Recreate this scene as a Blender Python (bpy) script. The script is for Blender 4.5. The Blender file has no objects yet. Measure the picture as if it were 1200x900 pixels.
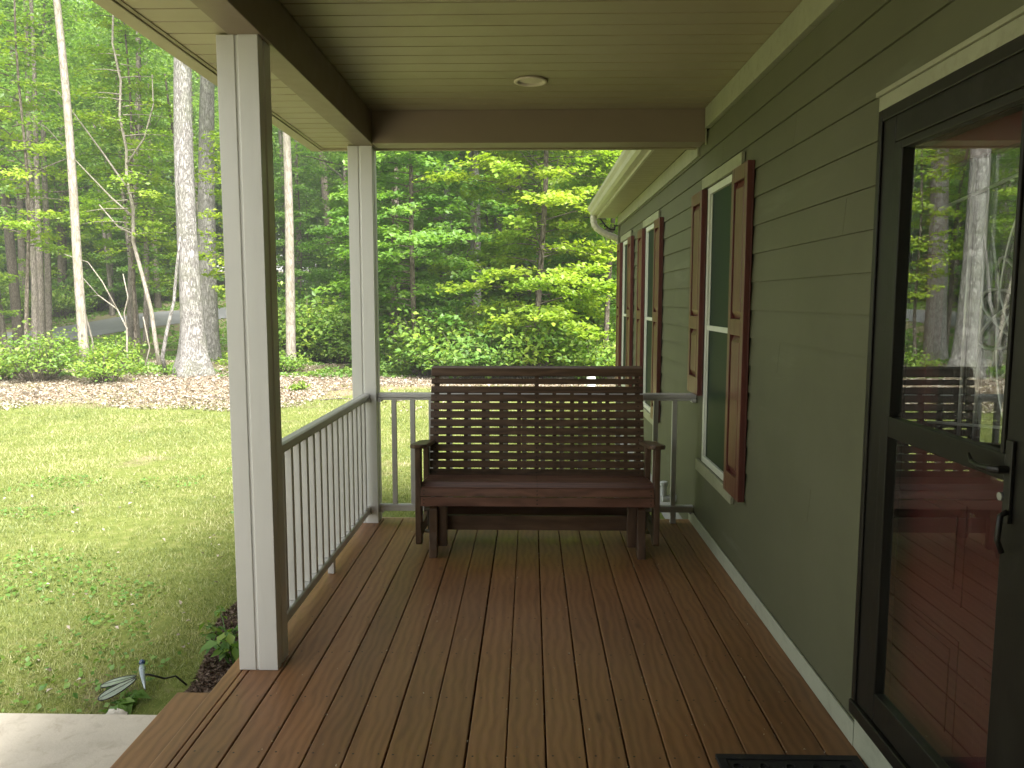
import bpy, bmesh, math, random
import numpy as np
from mathutils import Vector, Matrix
R = math.radians
rng = np.random.default_rng(7)
random.seed(7)
scene = bpy.context.scene
C = scene.collection

# ------------------------------------------------------------------ node materials
def new_mat(name):
    m = bpy.data.materials.new(name); m.use_nodes = True
    nt = m.node_tree
    for n in list(nt.nodes): nt.nodes.remove(n)
    out = nt.nodes.new('ShaderNodeOutputMaterial')
    return m, nt, out
class N:
    """tiny node helper"""
    def __init__(s, nt): s.nt = nt
    def n(s, t, **kw):
        x = s.nt.nodes.new(t)
        for k, v in kw.items(): setattr(x, k, v)
        return x
    def l(s, a, b): s.nt.links.new(a, b)
    def coord(s, out='Object', scale=(1,1,1)):
        c = s.n('ShaderNodeTexCoord'); m = s.n('ShaderNodeMapping'); m.inputs['Scale'].default_value = scale
        s.l(c.outputs[out], m.inputs['Vector']); return m.outputs['Vector']
    def noise(s, vec, scale, detail=4, rough=.55, dist=0):
        x = s.n('ShaderNodeTexNoise'); x.inputs['Scale'].default_value = scale; x.inputs['Detail'].default_value = detail
        x.inputs['Roughness'].default_value = rough; x.inputs['Distortion'].default_value = dist
        s.l(vec, x.inputs['Vector']); return x.outputs['Fac']
    def ramp(s, fac, stops):
        r = s.n('ShaderNodeValToRGB'); e = r.color_ramp.elements
        while len(e) < len(stops): e.new(.5)
        for i, (p, c) in enumerate(stops):
            e[i].position = p; e[i].color = (*c, 1) if len(c) == 3 else c
        s.l(fac, r.inputs['Fac']); return r.outputs['Color']
    def mix(s, fac, a, b, mode='MIX'):
        m = s.n('ShaderNodeMix', data_type='RGBA', blend_type=mode)
        for sock, v in ((m.inputs[0], fac), (m.inputs[6], a), (m.inputs[7], b)):
            if hasattr(v, 'is_output') or isinstance(v, bpy.types.NodeSocket): s.l(v, sock)
            elif isinstance(v, (int, float)): sock.default_value = v
            else: sock.default_value = (*v, 1)
        return m.outputs[2]
    def math(s, op, a, b=0, clamp=False):
        m = s.n('ShaderNodeMath', operation=op, use_clamp=clamp)
        for sock, v in ((m.inputs[0], a), (m.inputs[1], b)):
            if isinstance(v, bpy.types.NodeSocket): s.l(v, sock)
            else: sock.default_value = v
        return m.outputs[0]
    def bump(s, h, strength, dist=.01):
        b = s.n('ShaderNodeBump'); b.inputs['Strength'].default_value = strength; b.inputs['Distance'].default_value = dist
        s.l(h, b.inputs['Height']); return b.outputs['Normal']
    def pbsdf(s, out, col, rough=.6, normal=None, spec=.5, metal=0):
        p = s.n('ShaderNodeBsdfPrincipled')
        if isinstance(col, bpy.types.NodeSocket): s.l(col, p.inputs['Base Color'])
        else: p.inputs['Base Color'].default_value = (*col, 1)
        if isinstance(rough, bpy.types.NodeSocket): s.l(rough, p.inputs['Roughness'])
        else: p.inputs['Roughness'].default_value = rough
        p.inputs['Specular IOR Level'].default_value = spec; p.inputs['Metallic'].default_value = metal
        if normal is not None: s.l(normal, p.inputs['Normal'])
        s.l(p.outputs[0], out.inputs['Surface']); return p

def grime_mat(name, base, var=.12, rough=.5, scale=3, stretch=(1,1,1), bump=.1, bscale=60, spec=.4, dirt=(.2,.18,.12), dirtamt=.12, metal=0):
    m, nt, out = new_mat(name); g = N(nt)
    v = g.coord('Object', stretch)
    a = g.noise(v, scale, 6, .6); d = g.noise(v, scale*4.3, 5, .65, .4)
    lo = tuple(c*(1-var) for c in base); hi = tuple(min(1, c*(1+var)) for c in base)
    col = g.ramp(a, [(.3, lo), (.7, hi)])
    dm = g.ramp(d, [(.52, (0,0,0)), (.78, (dirtamt,)*3)])
    dmf = g.n('ShaderNodeRGBToBW'); g.l(dm, dmf.inputs[0])
    col = g.mix(dmf.outputs[0], col, dirt)
    f = g.noise(v, bscale, 4, .6)
    r = g.math('ADD', g.math('MULTIPLY', d, .25), rough-.12)
    g.pbsdf(out, col, r, g.bump(f, bump, .004), spec, metal)
    return m

def wood_mat(name, dark, mid, light, axis='Y', rough=.5, weather=(.30,.24,.19), wamt=.35, spec=.4):
    m, nt, out = new_mat(name); g = N(nt)
    sc = {'Y': (7, .55, 7), 'X': (.55, 7, 7), 'Z': (7, 7, .55)}[axis]
    c = g.n('ShaderNodeTexCoord'); oi = g.n('ShaderNodeObjectInfo')
    add = g.n('ShaderNodeVectorMath', operation='ADD')
    sca = g.n('ShaderNodeVectorMath', operation='SCALE'); sca.inputs[0].default_value = (13.1, 27.7, 7.3)
    g.l(oi.outputs['Random'], sca.inputs['Scale'])
    g.l(c.outputs['Object'], add.inputs[0]); g.l(sca.outputs[0], add.inputs[1])
    mp = g.n('ShaderNodeMapping'); mp.inputs['Scale'].default_value = sc; g.l(add.outputs[0], mp.inputs['Vector'])
    mp2 = g.n('ShaderNodeMapping'); mp2.inputs['Scale'].default_value = tuple(.9 if q < 1 else 2.2 for q in sc); g.l(add.outputs[0], mp2.inputs['Vector'])
    grain = g.noise(mp.outputs[0], 5, 8, .7, .6)
    w = g.n('ShaderNodeTexWave', wave_type='RINGS', rings_direction={'Y':'Y','X':'X','Z':'Z'}[axis]); g.l(mp2.outputs[0], w.inputs['Vector'])
    w.inputs['Scale'].default_value = 4.2; w.inputs['Distortion'].default_value = 9; w.inputs['Detail'].default_value = 3; w.inputs['Detail Scale'].default_value = .7
    f = g.math('ADD', g.math('MULTIPLY', grain, .72), g.math('MULTIPLY', w.outputs['Fac'], .28))
    col = g.ramp(f, [(.28, dark), (.5, mid), (.74, light)])
    big = g.noise(g.coord('Object', (1,1,1)), 1.7, 5, .6)
    wf = g.math('MULTIPLY', g.math('SUBTRACT', big, .40, True), wamt*3.2, True)
    col = g.mix(wf, col, weather)
    # knots and mildew specks
    vo = g.n('ShaderNodeTexVoronoi'); vo.inputs['Scale'].default_value = 1.7; mp3 = g.n('ShaderNodeMapping'); mp3.inputs['Scale'].default_value = tuple(1.0 if q < 1 else 2.6 for q in sc)
    g.l(add.outputs[0], mp3.inputs['Vector']); g.l(mp3.outputs[0], vo.inputs['Vector'])
    kn = g.ramp(vo.outputs['Distance'], [(.035, (.55,)*3), (.09, (0,)*3)]); kb = g.n('ShaderNodeRGBToBW'); g.l(kn, kb.inputs[0])
    col = g.mix(kb.outputs[0], col, tuple(q*.45 for q in dark))
    pat = g.noise(g.coord('Object', (1,.6,1)), .9, 4, .55, .3)
    col = g.mix(1.0, col, g.ramp(pat, [(.32, (.78,.76,.76)), (.5, (1,1,1)), (.68, (1.12,1.13,1.15))]), 'MULTIPLY')
    hs = g.n('ShaderNodeHueSaturation'); g.l(col, hs.inputs['Color'])
    hs.inputs['Hue'].default_value = .5
    g.l(g.math('ADD', g.math('MULTIPLY', oi.outputs['Random'], .30), .85), hs.inputs['Value'])
    ro = g.math('ADD', g.math('MULTIPLY', big, .3), rough-.15)
    g.pbsdf(out, hs.outputs[0], ro, g.bump(grain, .35, .003), spec)
    return m

def leaf_mat(name, cols, trans=.42, gloss=.06):
    """cols: three leaf colours mixed by the per-leaf attribute and per tree"""
    m, nt, out = new_mat(name); g = N(nt)
    at = g.n('ShaderNodeAttribute', attribute_name='tint'); oi = g.n('ShaderNodeObjectInfo')
    f = g.math('ADD', g.math('MULTIPLY', at.outputs['Fac'], .85), g.math('MULTIPLY', oi.outputs['Random'], .15))
    col = g.ramp(f, [(.08, cols[0]), (.5, cols[1]), (.92, cols[2])])
    d = g.n('ShaderNodeBsdfDiffuse'); t = g.n('ShaderNodeBsdfTranslucent'); gl = g.n('ShaderNodeBsdfGlossy'); gl.inputs['Roughness'].default_value = .5
    gl.inputs['Color'].default_value = (.9,.95,.9,1)
    g.l(col, d.inputs['Color'])
    g.l(g.mix(1.0, col, (1.25,1.3,.55), 'MULTIPLY'), t.inputs['Color'])
    a = g.n('ShaderNodeMixShader'); a.inputs[0].default_value = trans; g.l(d.outputs[0], a.inputs[1]); g.l(t.outputs[0], a.inputs[2])
    b = g.n('ShaderNodeMixShader'); b.inputs[0].default_value = gloss*.5; g.l(a.outputs[0], b.inputs[1]); g.l(gl.outputs[0], b.inputs[2])
    g.l(b.outputs[0], out.inputs['Surface'])
    return m

def bark_mat(name, c0, c1, c2, scale=6, bump=.8, vert=.22):
    m, nt, out = new_mat(name); g = N(nt)
    v = g.coord('Object', (1,1,vert))
    vo = g.n('ShaderNodeTexVoronoi', feature='DISTANCE_TO_EDGE'); vo.inputs['Scale'].default_value = scale*2.2
    dn = g.noise(v, scale*1.5, 5, .6); vm = g.n('ShaderNodeVectorMath', operation='ADD'); sc = g.n('ShaderNodeVectorMath', operation='SCALE'); sc.inputs['Scale'].default_value = .35
    cb = g.n('ShaderNodeCombineXYZ'); g.l(dn, cb.inputs[0]); g.l(dn, cb.inputs[1]); g.l(cb.outputs[0], sc.inputs[0]); g.l(v, vm.inputs[0]); g.l(sc.outputs[0], vm.inputs[1])
    g.l(vm.outputs[0], vo.inputs['Vector'])
    crack = g.ramp(vo.outputs['Distance'], [(.0, (0,0,0)), (.16, (1,1,1))])
    b = g.n('ShaderNodeRGBToBW'); g.l(crack, b.inputs[0])
    n2 = g.noise(v, scale*5, 8, .7); n3 = g.noise(g.coord('Object'), 1.3, 4, .6)
    f = g.math('ADD', g.math('MULTIPLY', b.outputs[0], .55), g.math('MULTIPLY', n2, .45))
    col = g.ramp(f, [(.12, c0), (.45, c1), (.8, c2)])
    col = g.mix(g.math('MULTIPLY', g.math('SUBTRACT', n3, .48, True), 2.2, True), col, (c1[0]*.8, c1[1]*.95, c1[2]*.62))
    g.pbsdf(out, col, .9, g.bump(f, bump, .03), .15)
    return m

M = {}
M['deck'] = wood_mat('deck_wood', (.180,.080,.028), (.245,.113,.042), (.295,.145,.058), 'Y', .46, (.27,.17,.09), .30, .5)
M['deck_end'] = M['deck']
M['screw'] = grime_mat('screw_head', (.03,.025,.02), .2, .5)
M['bench'] = wood_mat('bench_wood', (.070,.040,.022), (.110,.064,.037), (.148,.092,.056), 'X', .45, (.07,.05,.04), .2, .5)
M['bench_seat'] = wood_mat('bench_seat_wood', (.095,.042,.027), (.150,.068,.044), (.21,.10,.068), 'X', .42, (.17,.115,.09), .25, .55)
M['bench_post'] = wood_mat('bench_post_wood', (.070,.040,.022), (.110,.064,.037), (.148,.092,.056), 'Z', .45, (.07,.05,.04), .2, .5)
M['vinyl'] = grime_mat('beige_vinyl', (.325,.285,.175), .05, .42, 1.2, (1,1,1), .04, 90, .45, (.25,.22,.13), .10)
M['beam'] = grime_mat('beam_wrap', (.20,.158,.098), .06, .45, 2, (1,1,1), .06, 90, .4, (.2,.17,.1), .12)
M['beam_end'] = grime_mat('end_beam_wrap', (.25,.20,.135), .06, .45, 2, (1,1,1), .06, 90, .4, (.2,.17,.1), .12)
M['column'] = grime_mat('column_wrap', (.66,.67,.645), .04, .38, 1.5, (3,3,.4), .05, 70, .5, (.35,.33,.28), .12)
M['rail'] = grime_mat('rail_vinyl', (.57,.575,.55), .05, .4, 2, (1,1,1), .05, 80, .45, (.22,.2,.16), .15)
M['endrail'] = M['rail']
M['trim'] = grime_mat('painted_trim', (.30,.31,.205), .10, .5, 4, (1,1,1), .10, 60, .4, (.12,.12,.07), .35)
M['baseboard'] = grime_mat('painted_baseboard', (.40,.43,.33), .08, .5, 4, (1,.6,1), .10, 60, .4, (.16,.16,.11), .3)
M['steel'] = grime_mat('galvanised', (.42,.43,.42), .15, .45, 8, metal=.8)
M['whitepvc'] = grime_mat('white_pvc', (.72,.76,.78), .04, .4, 3)
M['whiteframe'] = grime_mat('window_vinyl', (.62,.65,.56), .05, .4, 3)
M['gutter'] = grime_mat('gutter_paint', (.50,.49,.36), .06, .35, 2, (1,.5,1), .03, 60, .5, (.2,.2,.14), .2)
M['shutter'] = grime_mat('shutter_red', (.115,.034,.027), .14, .36, 3, (4,4,.5), .15, 50, .5, (.08,.03,.025), .2)
M['shutter_tan'] = grime_mat('shutter_panel', (.14,.056,.038), .12, .36, 3, (4,4,.5), .15, 50, .5, (.08,.03,.025), .2)
M['doorframe'] = grime_mat('brown_aluminium', (.013,.012,.009), .10, .42, 3, (1,1,.3), .05, 80, .28, (.07,.065,.05), .15)
M['reddoor'] = grime_mat('red_door_paint', (.085,.010,.012), .08, .40, 2, (1,1,.3), .06, 60, .5, (.06,.01,.01), .2)
M['black'] = grime_mat('black_metal', (.012,.012,.011), .1, .4, 4)
M['rubber'] = grime_mat('black_rubber', (.012,.012,.013), .2, .75, 9, bump=.3, bscale=120)
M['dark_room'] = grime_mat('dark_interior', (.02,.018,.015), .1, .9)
M['concrete'] = grime_mat('concrete_slab', (.50,.46,.39), .14, .85, 2.6, (1,1,1), .5, 70, .2, (.26,.22,.16), .6)
M['foundation'] = grime_mat('foundation_block', (.34,.34,.33), .1, .9, 3, (1,1,1), .4, 40, .2)
M['roof'] = grime_mat('roof_shingle', (.09,.08,.07), .2, .9, 9, bump=.4, bscale=50)
M['came'] = grime_mat('lead_came', (.45,.47,.46), .1, .35, 5, metal=.5)
M['lamp'] = grime_mat('lamp_lens', (.62,.56,.42), .05, .5, 5)
M['rock'] = grime_mat('pale_rock', (.52,.50,.44), .2, .8, 12, bump=.5, bscale=30)

# siding : sage fibre-cement with fine embossed grain and pale water stains
m, nt, out = new_mat('sage_siding'); g = N(nt)
v = g.coord('Object', (1,1,1)); vg = g.coord('Object', (1,.9,14))
gr = g.noise(vg, 14, 6, .65, .3); bl = g.noise(v, 1.3, 6, .65); st = g.noise(g.coord('Object', (1,.35,2.2)), 2.1, 5, .6)
col = g.ramp(bl, [(.3, (.093,.097,.053)), (.7, (.122,.126,.074))])
col = g.mix(g.math('MULTIPLY', g.math('SUBTRACT', st, .60, True), 1.6, True), col, (.30,.33,.25))
col = g.mix(g.math('MULTIPLY', gr, .12), col, (.10,.115,.07))
g.pbsdf(out, col, .62, g.bump(gr, .25, .002), .35)
M['siding'] = m

# glass: thin pane, mirror by fresnel, otherwise see-through
def glass_mat(name, tint, boost, rough=0.0, dustamt=.03):
    m, nt, out = new_mat(name); g = N(nt)
    ge = g.n('ShaderNodeNewGeometry'); dp = g.n('ShaderNodeVectorMath', operation='DOT_PRODUCT'); g.l(ge.outputs['Normal'], dp.inputs[0]); g.l(ge.outputs['Incoming'], dp.inputs[1])
    ca = g.math('SUBTRACT', 1.0, g.math('ABSOLUTE', dp.outputs['Value']), True)
    f = g.math('MULTIPLY', g.math('ADD', .04, g.math('MULTIPLY', .96, g.math('POWER', ca, 5.0))), boost, True)
    tr = g.n('ShaderNodeBsdfTransparent'); tr.inputs['Color'].default_value = (*tint, 1)
    gl = g.n('ShaderNodeBsdfGlossy'); gl.inputs['Roughness'].default_value = rough
    gl.inputs['Color'].default_value = (.93,.97,.94,1)
    mx = g.n('ShaderNodeMixShader'); g.l(f, mx.inputs[0]); g.l(tr.outputs[0], mx.inputs[1]); g.l(gl.outputs[0], mx.inputs[2])
    df = g.n('ShaderNodeBsdfDiffuse'); df.inputs['Color'].default_value = (.30,.36,.30,1)
    dn = g.math('MULTIPLY', g.noise(g.coord('Object', (1,1,.35)), 7, 5, .6), dustamt)
    m2 = g.n('ShaderNodeMixShader'); g.l(dn, m2.inputs[0]); g.l(mx.outputs[0], m2.inputs[1]); g.l(df.outputs[0], m2.inputs[2])
    g.l(m2.outputs[0], out.inputs['Surface']); return m
M['glass'] = glass_mat('storm_glass', (.90,.93,.91), 3.2)
M['wingglass'] = glass_mat('wing_glass', (.75,.85,.82), 1.2, .1, 1.3)
# insect screen over window glass
m, nt, out = new_mat('window_screen'); g = N(nt)
mesh = g.noise(g.coord('Object', (1,1,1)), 380, 1, .5); big = g.noise(g.coord('Object'), 1.4, 3)
col = g.ramp(big, [(.3, (.008,.021,.014)), (.7, (.014,.030,.020))])
g.pbsdf(out, col, .45, g.bump(mesh, .15, .0005), .12); M['screen'] = m

M['maple'] = leaf_mat('maple_leaf', ((.12,.235,.025), (.21,.34,.032), (.33,.42,.045)), .5)
M['leaf_mid'] = leaf_mat('broad_leaf', ((.085,.20,.04), (.14,.28,.05), (.23,.37,.06)), .52)
M['leaf_far'] = leaf_mat('far_leaf', ((.11,.23,.045), (.17,.31,.055), (.26,.39,.07)), .52)
M['leaf_bush'] = leaf_mat('bush_leaf', ((.11,.23,.04), (.19,.32,.05), (.32,.41,.06)), .45)
M['leaf_low'] = leaf_mat('ground_leaf', ((.09,.20,.045), (.15,.28,.055), (.27,.37,.07)), .4)
M['grass_blade'] = leaf_mat('grass_blade', ((.13,.185,.060), (.26,.295,.11), (.48,.46,.26)), .35, .05)
M['bark'] = bark_mat('grey_bark', (.08,.074,.072), (.24,.228,.22), (.37,.36,.355), 11, .9, .13)
M['bark_mid'] = bark_mat('brown_grey_bark', (.06,.05,.042), (.16,.14,.12), (.25,.225,.20), 8)
M['bark_pale'] = bark_mat('pale_bark', (.13,.11,.09), (.25,.225,.195), (.36,.33,.295), 9, .4, .12)
M['bark_dark'] = bark_mat('dark_bark', (.045,.038,.03), (.12,.10,.08), (.20,.175,.15), 8)
M['mulch'] = leaf_mat('bark_chip', ((.06,.04,.03), (.12,.085,.062), (.22,.17,.135)), .02, .02)
M['litter'] = leaf_mat('leaf_litter', ((.23,.19,.155), (.34,.295,.25), (.46,.42,.37)), .1, .03)

# ground sheet: lawn soil, leaf-litter band, forest floor
m, nt, out = new_mat('ground_soil'); g = N(nt)
co = g.n('ShaderNodeTexCoord'); sx = g.n('ShaderNodeSeparateXYZ'); g.l(co.outputs['Object'], sx.inputs[0])
v = g.coord('Object')
n1 = g.noise(v, .55, 6, .6); n2 = g.noise(v, 9, 8, .7); n3 = g.noise(v, 60, 5, .7)
lawn = g.ramp(n2, [(.3, (.10,.135,.03)), (.55, (.17,.20,.055)), (.75, (.27,.25,.12))])
dirt = g.ramp(n3, [(.25, (.13,.09,.065)), (.5, (.27,.20,.15)), (.75, (.42,.35,.28))])
xm = g.math('MULTIPLY', g.math('ADD', sx.outputs['X'], 4.6), .8, True)
edge = g.math('ADD', g.math('SUBTRACT', sx.outputs['Y'], g.math('MULTIPLY', xm, 3.2)), g.math('MULTIPLY', g.math('SUBTRACT', n1, .5), 3.5))
mk = g.math('MULTIPLY', g.math('SUBTRACT', edge, 14.0), 1.3, True)
floor = g.ramp(n2, [(.3, (.10,.085,.05)), (.5, (.20,.17,.11)), (.7, (.14,.20,.06))])
mf = g.math('MULTIPLY', g.math('SUBTRACT', edge, 19.0), .5, True)
patch = g.ramp(g.noise(v, .9, 5, .6), [(.60, (0,0,0)), (.72, (.75,.75,.75))]); pb = g.n('ShaderNodeRGBToBW'); g.l(patch, pb.inputs[0])
col = g.mix(pb.outputs[0], lawn, dirt); col = g.mix(mk, col, dirt); col = g.mix(mf, col, floor)
g.pbsdf(out, col, .95, g.bump(n3, .8, .02), .1); M['ground'] = m
m, nt, out = new_mat('asphalt'); g = N(nt)
v = g.coord('Object'); n1 = g.noise(v, 1.2, 5); n2 = g.noise(v, 90, 4, .7)
col = g.mix(g.math('MULTIPLY', n2, .4), g.ramp(n1, [(.3, (.13,.135,.15)), (.7, (.18,.185,.20))]), (.24,.24,.25))
g.pbsdf(out, col, .8, g.bump(n2, .5, .01), .3); M['asphalt'] = m

# ------------------------------------------------------------------ mesh helpers
def tag(o, label=None, cat=None, group=None, kind=None):
    if label: o['label'] = label
    if cat: o['category'] = cat
    if group: o['group'] = group
    if kind: o['kind'] = kind
    return o
def empty(name, loc=(0,0,0), rz=0):
    o = bpy.data.objects.new(name, None); C.objects.link(o); o.location = loc; o.rotation_euler = (0,0,rz); o.empty_display_size = .2
    return o
class MB:
    def __init__(s): s.v = []; s.f = []; s.mi = []
    def add(s, vs, fs, mi=0):
        o = len(s.v); s.v += [tuple(p) for p in vs]; s.f += [tuple(i+o for i in f) for f in fs]; s.mi += [mi]*len(fs)
        return s
    def box(s, a, b, mi=0, M4=None):
        x0,y0,z0 = [min(a[i],b[i]) for i in range(3)]; x1,y1,z1 = [max(a[i],b[i]) for i in range(3)]
        vs = [(x0,y0,z0),(x1,y0,z0),(x1,y1,z0),(x0,y1,z0),(x0,y0,z1),(x1,y0,z1),(x1,y1,z1),(x0,y1,z1)]
        if M4 is not None: vs = [tuple(M4 @ Vector(p)) for p in vs]
        return s.add(vs, [(0,3,2,1),(4,5,6,7),(0,1,5,4),(1,2,6,5),(2,3,7,6),(3,0,4,7)], mi)
    def prism(s, poly, a, b, axis=1, mi=0):
        """extrude a closed 2D polygon along an axis; poly gives the two other coordinates in order"""
        def P(p, t):
            if axis == 0: return (t, p[0], p[1])
            if axis == 1: return (p[0], t, p[1])
            return (p[0], p[1], t)
        n = len(poly); vs = [P(p, a) for p in poly]+[P(p, b) for p in poly]
        fs = [(i, (i+1) % n, n+(i+1) % n, n+i) for i in range(n)]+[tuple(range(n))[::-1], tuple(range(n, 2*n))]
        return s.add(vs, fs, mi)
    def tube(s, pts, rad, sides=8, mi=0, cap=True, wob=None):
        pts = [Vector(p) for p in pts]; n = len(pts)
        if not hasattr(rad, '__len__'): rad = [rad]*n
        ref = Vector((0,0,1)) if abs((pts[-1]-pts[0]).normalized().z) < .8 else Vector((1,0,0))
        vs = []
        for i, p in enumerate(pts):
            t = (pts[min(i+1,n-1)]-pts[max(i-1,0)]).normalized()
            a = t.cross(ref).normalized(); b = t.cross(a)
            for k in range(sides):
                q = 2*math.pi*k/sides; r = rad[i]*(wob(i,k) if wob else 1)
                vs.append(tuple(p+a*math.cos(q)*r+b*math.sin(q)*r))
        fs = [(i*sides+k, i*sides+(k+1) % sides, (i+1)*sides+(k+1) % sides, (i+1)*sides+k) for i in range(n-1) for k in range(sides)]
        if cap: fs += [tuple(range(sides))[::-1], tuple(range((n-1)*sides, n*sides))]
        return s.add(vs, fs, mi)
    def lathe(s, prof, c=(0,0,0), sides=24, mi=0):
        vs = [(c[0]+r*math.cos(2*math.pi*k/sides), c[1]+r*math.sin(2*math.pi*k/sides), c[2]+z) for r, z in prof for k in range(sides)]
        n = len(prof)
        fs = [(i*sides+k, i*sides+(k+1) % sides, (i+1)*sides+(k+1) % sides, (i+1)*sides+k) for i in range(n-1) for k in range(sides)]
        fs += [tuple(range(sides))[::-1], tuple(range((n-1)*sides, n*sides))]
        return s.add(vs, fs, mi)
    def build(s, name, mat, parent=None, bevel=0, smooth=False, label=None):
        me = bpy.data.meshes.new(name); me.from_pydata(s.v, [], s.f)
        for mm in (mat if isinstance(mat, (list, tuple)) else [mat]): me.materials.append(mm)
        me.polygons.foreach_set('material_index', s.mi)
        bm = bmesh.new(); bm.from_mesh(me); bmesh.ops.recalc_face_normals(bm, faces=bm.faces); bm.to_mesh(me); bm.free()
        if smooth: me.polygons.foreach_set('use_smooth', [True]*len(me.polygons))
        o = bpy.data.objects.new(name, me); C.objects.link(o)
        if parent: o.parent = parent
        if bevel:
            b = o.modifiers.new('bevel', 'BEVEL'); b.width = bevel; b.segments = 2; b.limit_method = 'ANGLE'; b.angle_limit = R(40)
        if label: o['label'] = label
        return o
def np_mesh(name, V, F, tint, mat):
    """V (n,3), F (m,k) constant-size faces, tint per vertex"""
    me = bpy.data.meshes.new(name); k = F.shape[1]
    me.vertices.add(len(V)); me.vertices.foreach_set('co', V.astype(np.float32).ravel())
    me.loops.add(F.size); me.loops.foreach_set('vertex_index', F.astype(np.int32).ravel())
    me.polygons.add(len(F)); me.polygons.foreach_set('loop_start', np.arange(0, F.size, k, dtype=np.int32))
    me.update(calc_edges=True)
    a = me.attributes.new('tint', 'FLOAT', 'POINT'); a.data.foreach_set('value', tint.astype(np.float32))
    me.materials.append(mat); return me
def obj(name, me, parent=None):
    o = bpy.data.objects.new(name, me); C.objects.link(o)
    if parent: o.parent = parent
    return o
def leaves(name, P, Nn, size, mat, tint, r, aspect=.62, fold=.12, tdir=None):
    """one folded pointed leaf per point"""
    n = len(P); Nn = Nn/np.linalg.norm(Nn, axis=1, keepdims=True)
    q = r.normal(size=(n,3)) if tdir is None else tdir + r.normal(size=(n,3))*.5
    t = q - (q*Nn).sum(1, keepdims=True)*Nn; t /= np.linalg.norm(t, axis=1, keepdims=True)+1e-9
    b = np.cross(Nn, t); L = (size*(.65+.7*r.random(n)))[:,None]
    V = np.empty((n,4,3)); V[:,0] = P-t*L*.5; V[:,2] = P+t*L*.5-Nn*L*fold
    V[:,1] = P-t*L*.05+b*L*aspect*.5+Nn*L*fold; V[:,3] = P-t*L*.05-b*L*aspect*.5+Nn*L*fold
    I = np.arange(n)[:,None]*4
    F = np.concatenate([I+np.array([0,1,2]), I+np.array([0,2,3])])
    return np_mesh(name, V.reshape(-1,3), F, np.repeat(np.clip(tint,0,1), 4), mat)

# ------------------------------------------------------------------ terrain
def zt(x, y):
    x = np.asarray(x, float); y = np.asarray(y, float)
    z = np.interp(y, [-60,20,28,34,38,42,50,70,90,140,400], [-.34,-.34,-.32,-.28,.25,.78,1.62,3.2,4.6,7,9])
    z = z + np.interp(y, [19,24,400], [0,1,1])*(.10*np.sin(x*.55+y*.31)+.07*np.sin(x*.23-y*.47+1)) - np.interp(y,[3,16,30],[0,0,0])
    return z
def G(x, y): return (x, y, float(zt(x,y)))
xs = np.concatenate([np.linspace(-400,-60,12), np.linspace(-58,30,130), np.linspace(34,400,12)])
ys = np.concatenate([np.linspace(-200,-6,8), np.linspace(-4,80,150), np.linspace(86,600,16)])
X, Y = np.meshgrid(xs, ys); Z = zt(X, Y)
V = np.stack([X,Y,Z],-1).reshape(-1,3); nx = len(xs); ny = len(ys)
I = (np.arange(ny-1)[:,None]*nx+np.arange(nx-1)[None]).ravel()
F = np.stack([I, I+1, I+nx+1, I+nx],1)
go = obj('ground', np_mesh('ground', V, F, np.zeros(len(V)), M['ground'])); tag(go, 'lawn soil, leaf litter and forest floor', kind='structure')

# road climbing to the right through the trees
cl = [(-60,22),(-42,28.5),(-31,32.8),(-24.5,35.2),(-21.5,37.6),(-18.9,40.8),(-16.9,44.5),(-15.4,50),(-14.9,57),(-17,66),(-24,78)]
cp = []
for i in range(len(cl)-1):
    p0, p1, p2, p3 = [np.array(cl[max(0,min(len(cl)-1,j))]) for j in (i-1,i,i+1,i+2)]
    for t in np.linspace(0,1,8,endpoint=False):
        cp.append(.5*((2*p1)+(-p0+p2)*t+(2*p0-5*p1+4*p2-p3)*t*t+(-p0+3*p1-3*p2+p3)*t**3))
cp = np.array(cp); d = np.gradient(cp, axis=0); d /= np.linalg.norm(d,axis=1,keepdims=True); nn = np.stack([-d[:,1], d[:,0]],1)
W = 7; rows = []
for k in range(W):
    q = cp+nn*((k/(W-1)-.5)*3.9); rows.append(np.stack([q[:,0], q[:,1], zt(q[:,0],q[:,1])+.03+.03*(1-abs(k/(W-1)-.5)*2)],1))
V = np.stack(rows,1).reshape(-1,3); I = (np.arange(len(cp)-1)[:,None]*W+np.arange(W-1)[None]).ravel()
ro = obj('road', np_mesh('road', V, np.stack([I,I+1,I+W+1,I+W],1), np.zeros(len(V)), M['asphalt'])); tag(ro, 'narrow grey asphalt lane in the woods', kind='structure')

wk = MB(); wk.box((-9,-3,-.5),(-1.60,3.42,-.295)); w = wk.build('walkway', M['concrete'], bevel=.008); tag(w, 'pale concrete walk meeting the porch step', kind='structure')

# ------------------------------------------------------------------ camera, light
F_PX = 925.0
cam = bpy.data.cameras.new('camera'); cam.sensor_width = 36; cam.lens = F_PX/1200*36; cam.clip_end = 1500; cam.clip_start = .05
co = bpy.data.objects.new('camera', cam); C.objects.link(co); co.location = (0,0,1.6)
co.rotation_euler = (R(90-6.017), 0, R(1.324)); scene.camera = co
el = 51; az_vec = Vector((.42,-.91,0)).normalized()
s_dir = Vector((az_vec.x*math.cos(R(el)), az_vec.y*math.cos(R(el)), math.sin(R(el))))
sun = bpy.data.lights.new('sun', 'SUN'); sun.energy = 4.4; sun.angle = R(22); sun.color = (1,.955,.87)
so = bpy.data.objects.new('sun', sun); C.objects.link(so); so.rotation_euler = s_dir.to_track_quat('Z','Y').to_euler(); so.location = (20,-10,30)
wd = bpy.data.worlds.new('World'); scene.world = wd; wd.use_nodes = True
bg = wd.node_tree.nodes['Background']; sky = wd.node_tree.nodes.new('ShaderNodeTexSky'); sky.sky_type = 'NISHITA'; sky.sun_disc = False
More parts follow.
